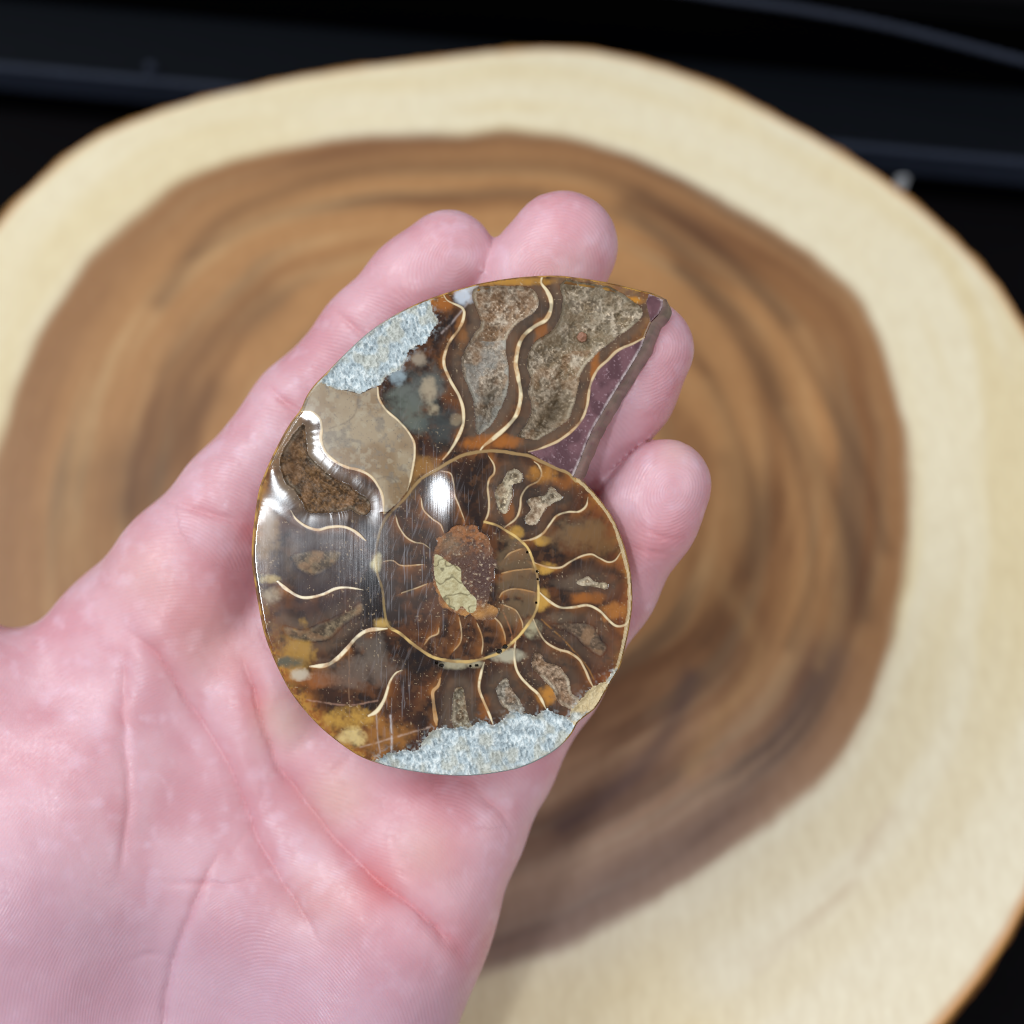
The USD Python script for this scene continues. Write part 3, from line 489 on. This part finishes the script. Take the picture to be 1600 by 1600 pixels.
# cracks
for p, c, w in CRACKS:
    d = cKDTree(spline(p, 0.5)).query(np.stack([sx_ + 2 * (n8 - .5), sy_ + 2 * (n8b - .5)], -1).reshape(-1, 2))[0].reshape(gx.shape)
    col = mixc(col, c, np.exp(-(d / w) ** 2) * 0.62 * sstep(0.2, 0.6, n8))
# septa and whorl wall
sm = sstep(sept_w + 0.7, sept_w - 0.5, ds) * np.where(sid[ix] > 17, 0.7, np.where(sid[ix] > 11, 0.82, np.where(sid[ix] > 4, 0.92, 0.92)))
scol = mixc(np.tile(srgb(232, 216, 178), gx.shape + (1,)), srgb(178, 122, 56), shd[ix] + 0.35 * (n20 - 0.5))
scol = mixc(scol, srgb(172, 112, 44), sstep(0.5, 0.7, n20b) * 0.65); scol = scol * (0.8 + 0.4 * n8)[..., None]
sm = sm * (0.55 + 0.45 * sstep(0.3, 0.5, n20))
scol = mixc(scol, srgb(196, 150, 92), sstep(0.45, 1.0, ds / np.maximum(sept_w, 0.5)) * 0.5)
col = mixc(col, srgb(40, 22, 12), np.exp(-np.maximum(ds - sept_w, 0) / 2.2) * np.where(side > 0, 0.0, 0.6) * (kind == 0))
col = col * (1 - sm[..., None]) + scol * sm[..., None]; height += 0.006 * sm
rough = rough * (1 - sm) + 0.3 * sm
kind[(ds < sept_w + 0.2) & (kind != 5)] = 1
ww = np.interp(gy, [700, 760, 900, 1040], [2.4, 2.0, 1.5, 2.2]) * (0.6 + 0.8 * n8)
wm = sstep(ww + 0.8, ww - 0.6, dw) * sstep(0.25, 0.4, n20 + 0.12) * np.where(gy < 985, sstep(585, 660, gx) * 0.7 + 0.3, 1.0)
wcol = mixc(np.tile(srgb(150, 120, 78), gx.shape + (1,)), srgb(214, 180, 112), sstep(0.4, 0.7, n20) * sstep(900, 1000, gy + gx * 0.2))
col = col * (1 - wm[..., None]) + wcol * wm[..., None]; height += 0.008 * wm; kind[dw < ww] = 2
# pores along the inner wall
for ax, ay, ar in [(839, 893, 1.8), (840, 905, 1.6), (838, 942, 1.8), (789, 1011, 4.0), (780, 1018, 4.5), (690, 1040, 3.5), (682, 1036, 2.5), (745, 1040, 2.5), (735, 1041, 2.0), (824, 863, 1.6)]:
    mk = np.hypot(gx - ax, (gy - ay) * 1.3) < ar * (0.8 + 0.4 * n8)
    height[mk] -= 0.5; col[mk] = srgb(40, 34, 26)
# rust-coloured core
cc = mixc(np.tile(srgb(84, 56, 40), gx.shape + (1,)), srgb(78, 48, 34), sstep(0.4, 0.6, n20)); cc = mixc(cc, srgb(140, 92, 54), sstep(0.54, 0.7, n8) * 0.5); cc = mixc(cc, srgb(198, 178, 150), sstep(0.62, 0.72, n4) * 0.6)
ringm = np.exp(-((core_r - 0.97) / (0.05 + 0.16 * n20b)) ** 2); cc = mixc(cc, srgb(160, 104, 54), ringm * sstep(0.35, 0.65, n20) * (0.4 + 0.6 * n8)); cc = mixc(cc, srgb(150, 92, 46), sstep(0.45, 0.62, nz(5, 3, 71)) * sstep(880, 830, gy) * 0.8)
lump = sum(np.exp(-(np.hypot((gx - lx) / lr, (gy - ly) / (lr * 0.8)) ** 2)) for lx, ly, lr in ((728, 962, 11), (749, 960, 10), (770, 952, 13), (700, 945, 7), (689, 925, 6))); cc = mixc(cc, srgb(184, 130, 66), lump * 0.8)
ctr = np.exp(-(np.hypot((gx - 757) / 24, (gy - 898) / 36) ** 2) ** 2); cc = mixc(cc, srgb(72, 44, 36), ctr * 0.85); cc = mixc(cc, srgb(190, 168, 140), ctr * sstep(0.6, 0.72, n4) * 0.7); cc = mixc(cc, srgb(128, 108, 84), np.exp(-(np.hypot((gx - 704) / 18, (gy - 850) / 16) ** 2)) * 0.6)
crk = np.abs(nz(20, 2, 18) - 0.5); vor = sstep(0.03, 0.0, crk)
plc = mixc(np.tile(srgb(186, 176, 136), gx.shape + (1,)), srgb(166, 152, 110), sstep(0.4, 0.7, n8)); plc = mixc(plc, srgb(96, 84, 56), vor * 0.8)
cc = np.where(pale[..., None], plc, cc)
col = np.where(core[..., None], cc, col); kind[core] = 6; kind[core & pale] = 7
kind[(core_r > 0.86) & core & ~pale] = 8
rough = np.where(core, 0.5, rough); core_h = 0.15 * (n4 - 0.5)
height = np.where(core, core_h - 0.10 + 0.22 * (n8 - 0.5) - 0.12 * vor * pale + 0.1 * ringm, height); scratch = np.where(core, 0.1, scratch)
# crystal pockets
for k, (poly, depth, ca, cb) in enumerate(CAVITY):
    mk = cav_id == k
    e_ = sstep(0, 5 + 9 * depth, cav_in)
    bump = (n8 - 0.5) * 1.3 + (n4 - 0.5) * 0.6 + (nz(5, 2, 30 + k) - 0.5) * 0.5
    hgt = -depth * (0.35 * sstep(0, 3, cav_in) + 0.65 * e_) * (0.75 + 0.5 * n20) + min(depth, 0.9) * 0.75 * bump
    c = mixc(np.tile(ca, gx.shape + (1,)), cb, sstep(0.35, 0.65, n20 * 0.6 + n8b * 0.4)); c = mixc(c, ca * 1.7, sstep(0.55, 0.7, n4 * 0.6 + n2g * 0.4) * 0.8); c = mixc(c, cb * 0.4, sstep(0.52, 0.42, n4 * 0.5 + n8 * 0.5) * 0.65); c = mixc(c, srgb(150, 112, 78), sstep(0.5, 0.7, n20b) * 0.45)
    c = mixc(c, PALE, np.exp(-((cav_in - 3) / 2.5) ** 2) * sstep(0.45, 0.62, n20) * (0.2 if depth < 0.3 or k == 2 else 0.75))
    soft = (mk * sstep(0, 8, cav_in) if depth < 0.3 else mk * 1.0)[..., None]
    col = col * (1 - soft) + c * soft; height = np.where(mk & (depth > 0.3), hgt, height); kind[mk] = 3
    rough = np.where(mk & (depth > 0.3), 0.3, rough)
a_ = (cav_id == 0) & (gy < 545) & (gx > 875 - 0.3 * (gy - 440))            # dark gritty part of the largest pocket, with one reddish grain
col = mixc(col, srgb(118, 108, 86), a_ * sstep(0.42, 0.58, n20b) * 0.5); grain = np.hypot(gx - 911, gy - 523) < 8 * (0.8 + 0.4 * n8); col = mixc(col, srgb(150, 104, 82), grain * 0.9); height = np.where(grain, height + 0.5, height)
b_ = ((cav_id == 1) & (gy > 530)); col = mixc(col, srgb(162, 164, 158), b_ * sstep(0.4, 0.6, n20) * 0.55)
bowl = np.exp(-(((gx - 868 + 0.25 * (gy - 650)) / 26) ** 2 + ((gy - 640) / 48) ** 2)) * (cav_id == 0); height -= 3.0 * bowl; col = mixc(col, srgb(120, 104, 84), bowl * 0.6)
bowl = np.exp(-(((gx - 775) / 16) ** 2 + ((gy - 630) / 40) ** 2)) * (cav_id == 1); height -= 2.6 * bowl; col = mixc(col, srgb(110, 108, 100), bowl * 0.5)
# stony blue-grey crust
for k in range(3):
    mk = crust_id == k
    st = fbm(np.stack([(gx - 0.25 * gy) / 3.4, gy / 6.0, gx * 0 + k], -1), 4, 40) * 0.75 + n2g * 0.25
    c = mixc(np.tile(srgb(176, 188, 191), gx.shape + (1,)), srgb(214, 221, 220), sstep(0.5, 0.66, st)); c = mixc(c, srgb(104, 118, 126), sstep(0.45, 0.32, st) * 0.55); c = mixc(c, srgb(186, 180, 158), sstep(0.52, 0.7, n20) * 0.5); c = mixc(c, srgb(150, 132, 100), np.exp(-crust_in / 3.0) * sstep(0.4, 0.6, n8) * 0.7)
    c = c * (0.82 + 0.36 * n20b)[..., None]
    edge = np.exp(-crust_out / 5.0) * (crust_id < 0) * sstep(0.5, 0.62, n8 * 0.6 + n4 * 0.4) * face * (k == 0); col = mixc(col, srgb(168, 178, 180), edge * (kind != 4) * 0.8)
    if k == 2: c = mixc(c, srgb(204, 180, 132), 0.25 + 0.6 * sstep(0.4, 0.6, n20))
    col = np.where(mk[..., None], c, col)
    height = np.where(mk, -CRUST[k][1] * sstep(0, 6, crust_in) + 0.8 * (st - 0.5) + 0.5 * (n8 - 0.5), height); kind[mk] = 9
rimc = (gx > 900) & (gy > 740) & (d_in < 4 + 4 * n20) & (kind < 3)
col = mixc(col, srgb(206, 184, 140), rimc * (0.35 + 0.6 * n8))
height -= 0.30 * (1 - np.sqrt(np.clip(1 - (1 - np.clip((d_in - 0.5) / 5, 0, 1)) ** 2, 0, 1)))   # eased edge
# split into parts
lab = np.full(gx.shape, -1); names = []; nlab = 0
def add_label(mask, name, label=None):
    global nlab
    if mask.sum() < 12: return
    lab[mask] = nlab; names.append((name, label)); nlab += 1
comp, nc = ndi.label((kind == 0) & face)
for k in range(1, nc + 1):
    mk = comp == k
    if mk.sum() > 260: add_label(mk, 'chamber')
for k in range(len(SEPTA)): add_label((kind == 1) & (sid[ix] == k) & face, 'septum')
add_label((kind == 2) & face, 'whorl_wall')
under_polish = set()                                                      # pockets seen through the polished surface
for k in range(len(CAVITY)):
    if CAVITY[k][1] < 0.3: under_polish.add(nlab)
    add_label((kind == 3) & (cav_id == k), 'crystal_pocket')
add_label((kind == 4), 'sediment_fill', 'smooth tan chamber filled with hardened mud')
for k in range(2): add_label((kind == 5) & (wedge_id == k), 'purple_wedge')
add_label(kind == 6, 'core'); add_label(kind == 7, 'core_chip', 'pale greenish cracked chip in the core'); add_label(kind == 8, 'rust_ring', 'rusty orange ring round the core')
for k, t in enumerate(('pale blue-grey stony crust on the upper left rim', 'pale blue-grey stony crust on the bottom rim', 'cream crust on the lower right rim')): add_label((kind == 9) & (crust_id == k), 'stone_crust', t)
lost = lab < 0
near = ndi.distance_transform_edt(lost, return_distances=False, return_indices=True)
lab = np.where(face, lab[near[0], near[1]], -1)
FZ = height
FV = P(gx, gy, 0.0); FV[..., 2] = FZ
quad_ok = face[:-1, :-1] & face[1:, :-1] & face[:-1, 1:] & face[1:, 1:]
dzx = np.gradient(np.where(face, FZ, 0), axis=1) / 0.1; dzy = -np.gradient(np.where(face, FZ, 0), axis=0) / 0.1
NL = np.stack([-dzx, -dzy, np.ones_like(dzx)], -1); NL[d_in < 2] = (0, 0, 1); NL /= np.linalg.norm(NL, axis=-1, keepdims=True)
am = UsdGeom.Xform.Define(stage, path_for('/World', 'ammonite'))
am.GetPrim().SetCustomDataByKey('label', 'polished amber-brown ammonite fossil half with spiral of chambers, resting on the open hand'); am.GetPrim().SetCustomDataByKey('category', 'fossil')
g = Gf.Matrix4d(1.0)
for i, vv in enumerate((RT, UP, -AX, ORG / 1000)): g.SetRow(i, Gf.Vec4d(*map(float, vv), 1.0 if i == 3 else 0.0))
am.AddTransformOp().Set(g)
ids = np.arange(gx.size).reshape(gx.shape)
qi = np.stack([ids[:-1, :-1], ids[1:, :-1], ids[1:, 1:], ids[:-1, 1:]], -1)
cell = lab[:-1, :-1]
fv, fn, fc, fr, fs = FV.reshape(-1, 3), NL.reshape(-1, 3), col.reshape(-1, 3), rough.ravel(), scratch.ravel()
for k, (nm, lb_) in enumerate(names):
    q = qi[quad_ok & (cell == k)]
    if len(q) == 0: continue
    u, inv = np.unique(q, return_inverse=True)
    f = tri(inv.reshape(q.shape))
    put('/World/ammonite', nm, fv[u], f, M_CRUST if k not in under_polish and nm in ('crystal_pocket', 'stone_crust', 'core', 'core_chip', 'rust_ring') else M_POLISH, fn[u], fc[u], lb_, {'rough': fr[u], 'scratch': fs[u]})
# the domed outside of the shell
ol = OUTLINE[np.concatenate([[True], np.linalg.norm(np.diff(OUTLINE, axis=0), axis=1) > 0.5])]
cs = np.concatenate([[0], np.cumsum(np.linalg.norm(np.diff(np.vstack([ol, ol[:1]]), axis=0), axis=1))])
tt = np.linspace(0, cs[-1], 900, endpoint=False); olc = np.vstack([ol, ol[:1]])
base = np.stack([np.interp(tt, cs, olc[:, i]) for i in range(2)], 1)
ap = sstep(0, 25, np.minimum(cKDTree(spline(np.array([(1036, 480)] + APER[::-1] + [(897, 744)], float), 2)).query(base)[0], 25)); ap = 1 - ap
cen = np.array([720.0, 850.0])
sh_rings, shc = [], []
for inset, z, push in ((7, -0.9, 0), (1.2, -0.32, 0), (-0.8, -0.36, 0), (-3, -1.2, 0.35), (-2.5, -3.2, 1.0), (30, -6.5, 1.0), (95, -9.5, 0.6), (180, -11.5, 0), (270, -12.2, 0)):
    p = cen + (base - cen) * (1 - inset / 330)[..., None] if np.ndim(inset) else cen + (base - cen) * (1 - inset / 330)
    p = p + ap[:, None] * push * (0.9 + 0.25 * fbm(np.column_stack([base / 14, 0 * base[:, 0]]), 3, 55))[:, None] * np.array([16, 7])
    zz = np.full(len(p), z); 
    loc = P(p[:, 0], p[:, 1], 0.0); loc[:, 2] = zz + 0.25 * (fbm(np.column_stack([p / 12, zz]), 3, 50) - 0.5) * (z < -1)
    sh_rings.append(loc); 
v, f = loft(sh_rings, False, True)
nn = fbm(np.column_stack([v[:, :2] / 1.2, v[:, 2]]), 3, 51)
shc = mixc(np.tile(srgb(120, 78, 34), (len(v), 1)), srgb(186, 138, 60), sstep(0.4, 0.62, nn))
vp = np.stack([v[:, 0] * 10 + 800, 800 - v[:, 1] * 10], -1)
shc = mixc(shc, srgb(150, 158, 156), sstep(40, 10, np.abs(vp[:, 1] - 530) * 0.6 + np.maximum(vp[:, 0] - 640, 0)) * 0.8)
shc = mixc(shc, srgb(156, 164, 162), sstep(1150, 1175, vp[:, 1]) * sstep(570, 610, vp[:, 0]))
apv = np.tile(ap, len(sh_rings)); apv = np.append(apv, 0)
shc = mixc(shc, srgb(150, 126, 114) , apv); shc = mixc(shc, srgb(112, 80, 82), apv * sstep(0.5, 0.62, fbm(np.column_stack([v[:, :2] / 2.5, v[:, 2] / 1.2]), 3, 56)) * 0.8); shc = mixc(shc, srgb(196, 182, 164), apv * sstep(0.6, 0.7, nn) * 0.7); shc = mixc(shc, srgb(124, 108, 96), apv * sstep(0.45, 0.65, nn))
put('/World/ammonite', 'outer_shell', v, f[:, ::-1], M_SHELL, normals_of(v, f[:, ::-1]), shc)

# ------------------------------------------------------------------ the open hand: one continuous surface blended from tapered bones
class Field:
    def __init__(s, lo, hi, h):
        s.lo, s.h = np.array(lo, float), h
        ax = [np.arange(a, b, h) for a, b in zip(lo, hi)]
        s.p = np.stack(np.meshgrid(*ax, indexing='ij'), -1).astype(np.float32)
    def cone(s, a, b, ra, rb, flat=1.0):
        a, b = np.asarray(a, np.float32), np.asarray(b, np.float32); d = b - a
        t = np.clip(((s.p - a) @ d) / (d @ d), 0, 1)
        w = s.p - (a + t[..., None] * d)
        if flat != 1.0: w[..., 2] *= flat
        return np.sqrt((w ** 2).sum(-1)) - (ra + (rb - ra) * t)
def smin(a, b, k):
    h = np.clip(0.5 + 0.5 * (b - a) / k, 0, 1); return b + (a - b) * h - k * h * (1 - h)
F = Field((-122, -168, -56), (44, 62, 8), 0.95)
def bone(p, q, flat=1.0):
    (x0, y0, r0, z0), (x1, y1, r1, z1) = p, q
    return F.cone(P(x0, y0, z0), P(x1, y1, z1), r0 / 10 * (D - z0) / D, r1 / 10 * (D - z1) / D, flat)
def chain(pts, k=2.5, flat=1.0):
    d = None
    for a, b in zip(pts[:-1], pts[1:]):
        c = bone(a, b, flat); d = c if d is None else smin(d, c, k)
    return d
FING = {'index': [(700, 404, 75, -15.5), (655, 450, 78, -16.5), (585, 528, 80, -19.5), (480, 648, 86, -22), (375, 790, 95, -21), (305, 900, 112, -21)],
        'middle': [(879, 386, 86, -14), (845, 440, 87, -15.5), (770, 550, 86, -20), (640, 745, 92, -24), (500, 960, 98, -23.5), (440, 1060, 112, -23)],
        'ring': [(1004, 546, 79, -11), (970, 605, 82, -13), (900, 710, 84, -19), (770, 905, 90, -24), (640, 1095, 96, -23.5), (570, 1190, 112, -23)],
        'pinky': [(1039, 758, 72, -8.5), (1010, 808, 75, -10), (945, 915, 77, -14.5), (860, 1055, 80, -19.5), (770, 1195, 90, -21), (700, 1280, 108, -21)]}
palm = chain([(305, 900, 112, -21), (190, 1180, 125, -21), (70, 1560, 140, -22), (20, 1800, 150, -22)], 6)
for c in ([(440, 1060, 112, -23), (300, 1330, 125, -22.5), (160, 1640, 140, -22), (100, 1850, 150, -22)], [(570, 1190, 112, -23), (430, 1420, 125, -22.5), (290, 1670, 140, -22), (200, 1880, 150, -22)],
          [(700, 1280, 104, -21), (610, 1440, 122, -21), (520, 1640, 140, -21), (380, 1900, 150, -22)]):
    palm = smin(palm, chain(c, 6), 9)
palm = smin(palm, chain([(684, 1300, 112, -19.5), (622, 1430, 128, -18.5), (566, 1560, 134, -18.5), (490, 1740, 145, -19)], 5), 8)          # heel of the hand
palm = smin(palm, chain([(120, 1230, 150, -19), (60, 1400, 185, -18.5), (60, 1620, 175, -19)], 6), 9)                                         # ball of the thumb
palm = smin(palm, chain([(300, 905, 95, -23), (190, 985, 90, -24), (60, 1090, 90, -23)], 5), 8)                                               # web
thumb = chain([(60, 1330, 150, -19), (-60, 1130, 118, -18), (-160, 960, 104, -17), (-225, 830, 96, -16), (-262, 752, 84, -15)], 4)
palm = smin(palm, thumb, 9)
arm = bone((140, 1830, 190, -27), (-60, 2300, 260, -30), 1.25)
palm = smin(palm, arm, 14)
fing = None
for nme, c in FING.items():
    d = chain(c, 3.0)
    fing = d if fing is None else smin(fing, d, 1.1)
S = smin(palm, fing, 4.5)
S[0], S[-1], S[:, 0], S[:, -1], S[:, :, 0], S[:, :, -1] = [np.maximum(x, 0.3) for x in (S[0], S[-1], S[:, 0], S[:, -1], S[:, :, 0], S[:, :, -1])]
def surface_net(S, lo, h):
    ins = S < 0
    acc = np.zeros(tuple(np.array(S.shape) - 1) + (3,), np.float32); cnt = np.zeros(acc.shape[:3], np.float32)
    sl = lambda o, n: slice(o, n - 1 + o)
    nx, ny, nzz = S.shape
    corner = lambda c: (sl(c[0], nx), sl(c[1], ny), sl(c[2], nzz))
    cs = [(i, j, k) for i in (0, 1) for j in (0, 1) for k in (0, 1)]
    for a in cs:
        for d in range(3):
            if a[d] == 0:
                b = list(a); b[d] = 1
                A, B = S[corner(a)], S[corner(b)]; cross = (A < 0) != (B < 0)
                t = np.where(cross, A / np.where(cross, A - B, 1), 0)
                for e in range(3): acc[..., e] += np.where(cross, a[e] + (t if e == d else 0), 0)
                cnt += cross
    has = cnt > 0; idx = np.full(has.shape, -1); idx[has] = np.arange(has.sum())
    v = (np.argwhere(has) + acc[has] / cnt[has][:, None]) * h + lo
    quads = []
    for d in range(3):
        o = [i for i in range(3) if i != d]
        A = np.take(ins, range(0, S.shape[d] - 1), d); B = np.take(ins, range(1, S.shape[d]), d)
        loc = np.argwhere(A != B); loc = loc[(loc[:, o[0]] > 0) & (loc[:, o[1]] > 0) & (loc[:, o[0]] < S.shape[o[0]] - 1) & (loc[:, o[1]] < S.shape[o[1]] - 1)]
        flip = A[tuple(loc.T)]
        def at(u, w):
            l = loc.copy(); l[:, o[0]] -= u; l[:, o[1]] -= w; return idx[tuple(l.T)]
        q = np.stack([at(0, 0), at(1, 0), at(1, 1), at(0, 1)], 1)
        if d == 1: flip = ~flip
        q[~flip] = q[~flip][:, ::-1]; quads.append(q)
    return v, np.vstack(quads)
hv, hq = surface_net(S, F.lo, F.h)
del S, F, palm, fing, thumb, arm
def quad_smooth(v, q, n):
    e = np.vstack([q[:, [0, 1]], q[:, [1, 2]], q[:, [2, 3]], q[:, [3, 0]]])
    deg = np.maximum(np.bincount(e.ravel(), minlength=len(v)), 1)[:, None]
    for k in range(n):
        for lam in (0.5, -0.52):
            s_ = np.zeros_like(v)
            for d in range(3):
                s_[:, d] = np.bincount(e[:, 0], v[e[:, 1], d], len(v)) + np.bincount(e[:, 1], v[e[:, 0], d], len(v))
            v = v + lam * (s_ / deg - v)
    return v
hv = quad_smooth(hv.astype(float), hq, 6)
def split_quads(v, q):
    e = np.sort(np.vstack([q[:, [0, 1]], q[:, [1, 2]], q[:, [2, 3]], q[:, [3, 0]]]), 1)
    key, inv = np.unique(e[:, 0] * len(v) + e[:, 1], return_inverse=True)
    mid = (v[key // len(v)] + v[key % len(v)]) / 2; n = len(q); mi = len(v) + inv.reshape(4, n)
    ce = len(v) + len(mid) + np.arange(n)
    nv = np.vstack([v, mid, v[q].mean(1)])
    nq = np.vstack([np.stack([q[:, i], mi[i], ce, mi[i - 1]], 1) for i in range(4)])
    return nv, nq
hv, hq = split_quads(hv, hq); hv = quad_smooth(hv, hq, 4)
hf = tri(hq); hn = normals_of(hv, hf)
if (hn[np.argmax(hv[:, 2])][2]) < 0: hf = hf[:, ::-1]; hn = -hn
def seen_at(v):
    s_ = 10 * D / (D - v[:, 2]); return np.stack([800 + v[:, 0] * s_, 800 - v[:, 1] * s_], -1)
hp = seen_at(hv); front = sstep(-0.05, 0.35, hn[:, 2])
CREASE = [  # (line, broad valley width, broad depth, fine line depth, redness)
    ([(196, 985), (240, 1020), (290, 1090), (330, 1150), (348, 1182), (370, 1223), (387, 1271), (406, 1321), (437, 1372), (457, 1403), (480, 1445), (499, 1473)], 15, 0.75, .30, .12),
    ([(380, 1030), (396, 1085), (412, 1140), (430, 1190), (452, 1220), (482, 1262), (520, 1310), (555, 1345), (600, 1385), (660, 1430), (722, 1484)], 15, 0.85, .35, .22),
    ([(340, 1335), (336, 1344), (311, 1395), (286, 1454), (271, 1499), (257, 1572), (250, 1640)], 9, 0.28, .28, .12),
    ([(250, 1380), (300, 1382), (360, 1382), (410, 1366)], 6, 0.08, .16, .05), ([(412, 600), (436, 620), (470, 646)], 11, 0.3, .4, .35), ([(512, 476), (545, 505), (585, 536)], 10, 0.2, .25, .2),
    ([(262, 784), (300, 795), (345, 808), (392, 826)], 10, 0.2, .25, .25), ([(737, 1220), (757, 1248), (785, 1271), (800, 1300)], 10, 0.25, .2, .25), ([(690, 1470), (720, 1490), (740, 1500)], 9, 0.25, .2, .2),
    ([(196, 1000), (192, 1120), (200, 1250), (186, 1380)], 12, 0.35, .12, .12), ([(955, 832), (1000, 858), (1060, 868)], 10, 0.08, .1, .2), ([(985, 815), (1030, 838), (1070, 842)], 7, 0.06, .15, .1), ([(985, 640), (1010, 650), (1040, 655)], 9, 0.1, .1, .15), ([(270, 1500), (240, 1490), (200, 1500)], 7, 0.12, .15, .1),
    ([(395, 1290), (372, 1318), (362, 1335)], 6, 0.1, .14, .05), ([(500, 1225), (540, 1190), (560, 1168)], 8, 0.1, .12, .1), ([(430, 1210), (412, 1240)], 6, 0.08, .12, .05)]
MOUND = [([(250, 985), (315, 1060), (358, 1130), (395, 1215), (435, 1290), (490, 1365), (560, 1430)], 34, 0.75), ([(430, 1090), (470, 1165), (530, 1245), (610, 1325)], 34, 0.5), ([(640, 1350), (700, 1400), (750, 1420)], 40, 0.6), ([(200, 1150), (270, 1230), (320, 1300)], 50, 0.35)]
disp = np.zeros(len(hv)); red = np.zeros(len(hv))
jit = hp + 7 * (np.stack([fbm(np.column_stack([hp / 30, hv[:, 2] * 0]), 3, 60), fbm(np.column_stack([hp / 30, hv[:, 2] * 0]), 3, 61)], -1) - 0.5)
for p, w, a, a2, r_ in CREASE:
    d = cKDTree(spline(p, 2.0)).query(jit)[0]; fade = cKDTree(np.array([p[0], p[-1]], float)).query(jit)[0]; fade = 0.25 + 0.75 * sstep(0, 60, fade)
    fade = fade * sstep(0.2, 0.75, hn[:, 2]); disp -= (a * np.exp(-(d / w) ** 2) + 1.4 * a2 * np.exp(-(d / 3.6) ** 2)) * fade; red += 0.6 * a2 * np.exp(-(d / 5.0) ** 2) * fade
    red += r_ * np.exp(-(d / (w * 1.6)) ** 2) * fade
for p, w, a in MOUND:
    disp += a * np.exp(-(cKDTree(spline(p, 2.0)).query(jit)[0] / w) ** 2)
disp += 0.9 * (fbm(np.column_stack([hp / 110, hv[:, 2] / 12]), 2, 62) - 0.5) + 0.18 * (fbm(np.column_stack([hp / 30, hv[:, 2] / 3]), 3, 63) - 0.5)
hv = hv + hn * (disp * front)[:, None]
# the flesh gives way under the stone
po = seen_at(np.column_stack([hv[:, :2], np.full(len(hv), -4.0)]))
ins_ = inside(OUTLINE, po[:, 0], po[:, 1]); dd = cKDTree(OUTLINE).query(po)[0] / 10
zb = np.where(ins_, -4.6 - 8.2 * (1 - (1 - np.clip(dd / 20, 0, 1)) ** 2), -4.6 + 0.45 * dd + 0.10 * dd ** 2)
hz = smin(hv[:, 2], zb, 1.6); hv[:, 2] = np.where(hn[:, 2] > 0, np.where(ins_, np.minimum(hz, zb), hz), hv[:, 2])
hn = normals_of(hv, hf)
# tint and skin ridges
n1 = fbm(np.column_stack([hp / 70, hv[:, 2] / 8]), 4, 64); n2_ = fbm(np.column_stack([hp / 22, hv[:, 2] / 3]), 3, 65)
skin = mixc(np.tile(srgb(214, 169, 178), (len(hv), 1)), srgb(206, 151, 160), sstep(0.32, 0.68, n1)); skin = mixc(skin, srgb(225, 190, 204), sstep(0.5, 0.8, n2_) * 0.45)
for bx, by, rr, a in ((375, 1040, 40, .55), (405, 1105, 36, .6), (590, 1385, 48, .7), (394, 830, 28, .6), (300, 970, 60, .4), (560, 1250, 60, .3), (700, 1200, 60, .35), (660, 1240, 40, .3), (700, 1330, 60, .3), (1060, 840, 60, .35), (1000, 900, 60, .3), (870, 340, 50, .3), (1050, 600, 50, .25), (620, 480, 90, .2), (720, 1470, 50, .35), (350, 900, 60, .25)):
    red += a * np.exp(-((hp - (bx, by)) ** 2).sum(1) / rr ** 2)
skin = mixc(skin, srgb(204, 112, 116), red * 0.8)
for bx, by, rr, a in ((445, 1125, 45, .5), (530, 1245, 50, .45), (330, 1000, 70, .25), (660, 1330, 50, .3), (500, 1420, 70, .25), (230, 900, 60, .25), (880, 440, 50, .25), (1060, 700, 30, .3)):
    skin = mixc(skin, srgb(226, 196, 178), a * np.exp(-((jit - (bx, by)) ** 2).sum(1) / rr ** 2))
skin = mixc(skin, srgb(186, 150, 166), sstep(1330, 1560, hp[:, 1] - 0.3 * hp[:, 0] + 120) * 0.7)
phase = np.hypot(hp[:, 0] - 430, (hp[:, 1] - 1660) * 0.95) + 70 * fbm(np.column_stack([hp / 190, hp[:, 0] * 0]), 2, 66)
amount = (0.34 + 0.3 * sstep(1380, 1480, hp[:, 1])) * (0.5 + n2_)
tips = {'index': (715, 400), 'middle': (850, 430), 'ring': (1015, 545), 'pinky': (1048, 765)}
fdist = {k: cKDTree(spline(np.array(c)[:5, :2], 3.0)).query(hp)[0] for k, c in FING.items()}
own = np.argmin(np.stack([fdist[k] for k in FING]), 0); onf = np.min(np.stack(list(fdist.values())), 0) < 100
for k, (nme, c) in enumerate(FING.items()):
    c = np.array(c, float); ax_ = c[0, :2] - c[4, :2]; ax_ /= np.linalg.norm(ax_); nrm = np.array([-ax_[1], ax_[0]])
    u = (hp - tips[nme]) @ ax_; w = (hp - tips[nme]) @ nrm
    ring_ph = np.sqrt((u * np.where(u > 0, 1.0, 0.8)) ** 2 + (w * 1.15) ** 2 + 1)
    body_ph = -u * 0.8 - 0.004 * w ** 2 * 0.8
    ph = np.where(u > -60, ring_ph, ring_ph + (body_ph - ring_ph) * sstep(-60, -130, u)) + 10 * (fbm(np.column_stack([hp / 60, hp[:, 0] * 0]), 2, 67) - 0.5)
    mk = onf & (own == k); phase[mk] = ph[mk]; amount[mk] = 0.62
phase = phase * 2 * np.pi / 5.2
amount = amount * front * (0.45 + 0.9 * n1)
hw = world(hv); hnw = hn[:, :1] * RT + hn[:, 1:2] * UP - hn[:, 2:3] * AX
hand = put('/World', 'hand', hw, hf, M_SKIN, hnw, skin, 'bare open palm-up hand with spread fingers carrying the fossil above the slab', {'ridge': phase, 'ridge_amount': amount})
hand.GetPrim().SetCustomDataByKey('category', 'hand')
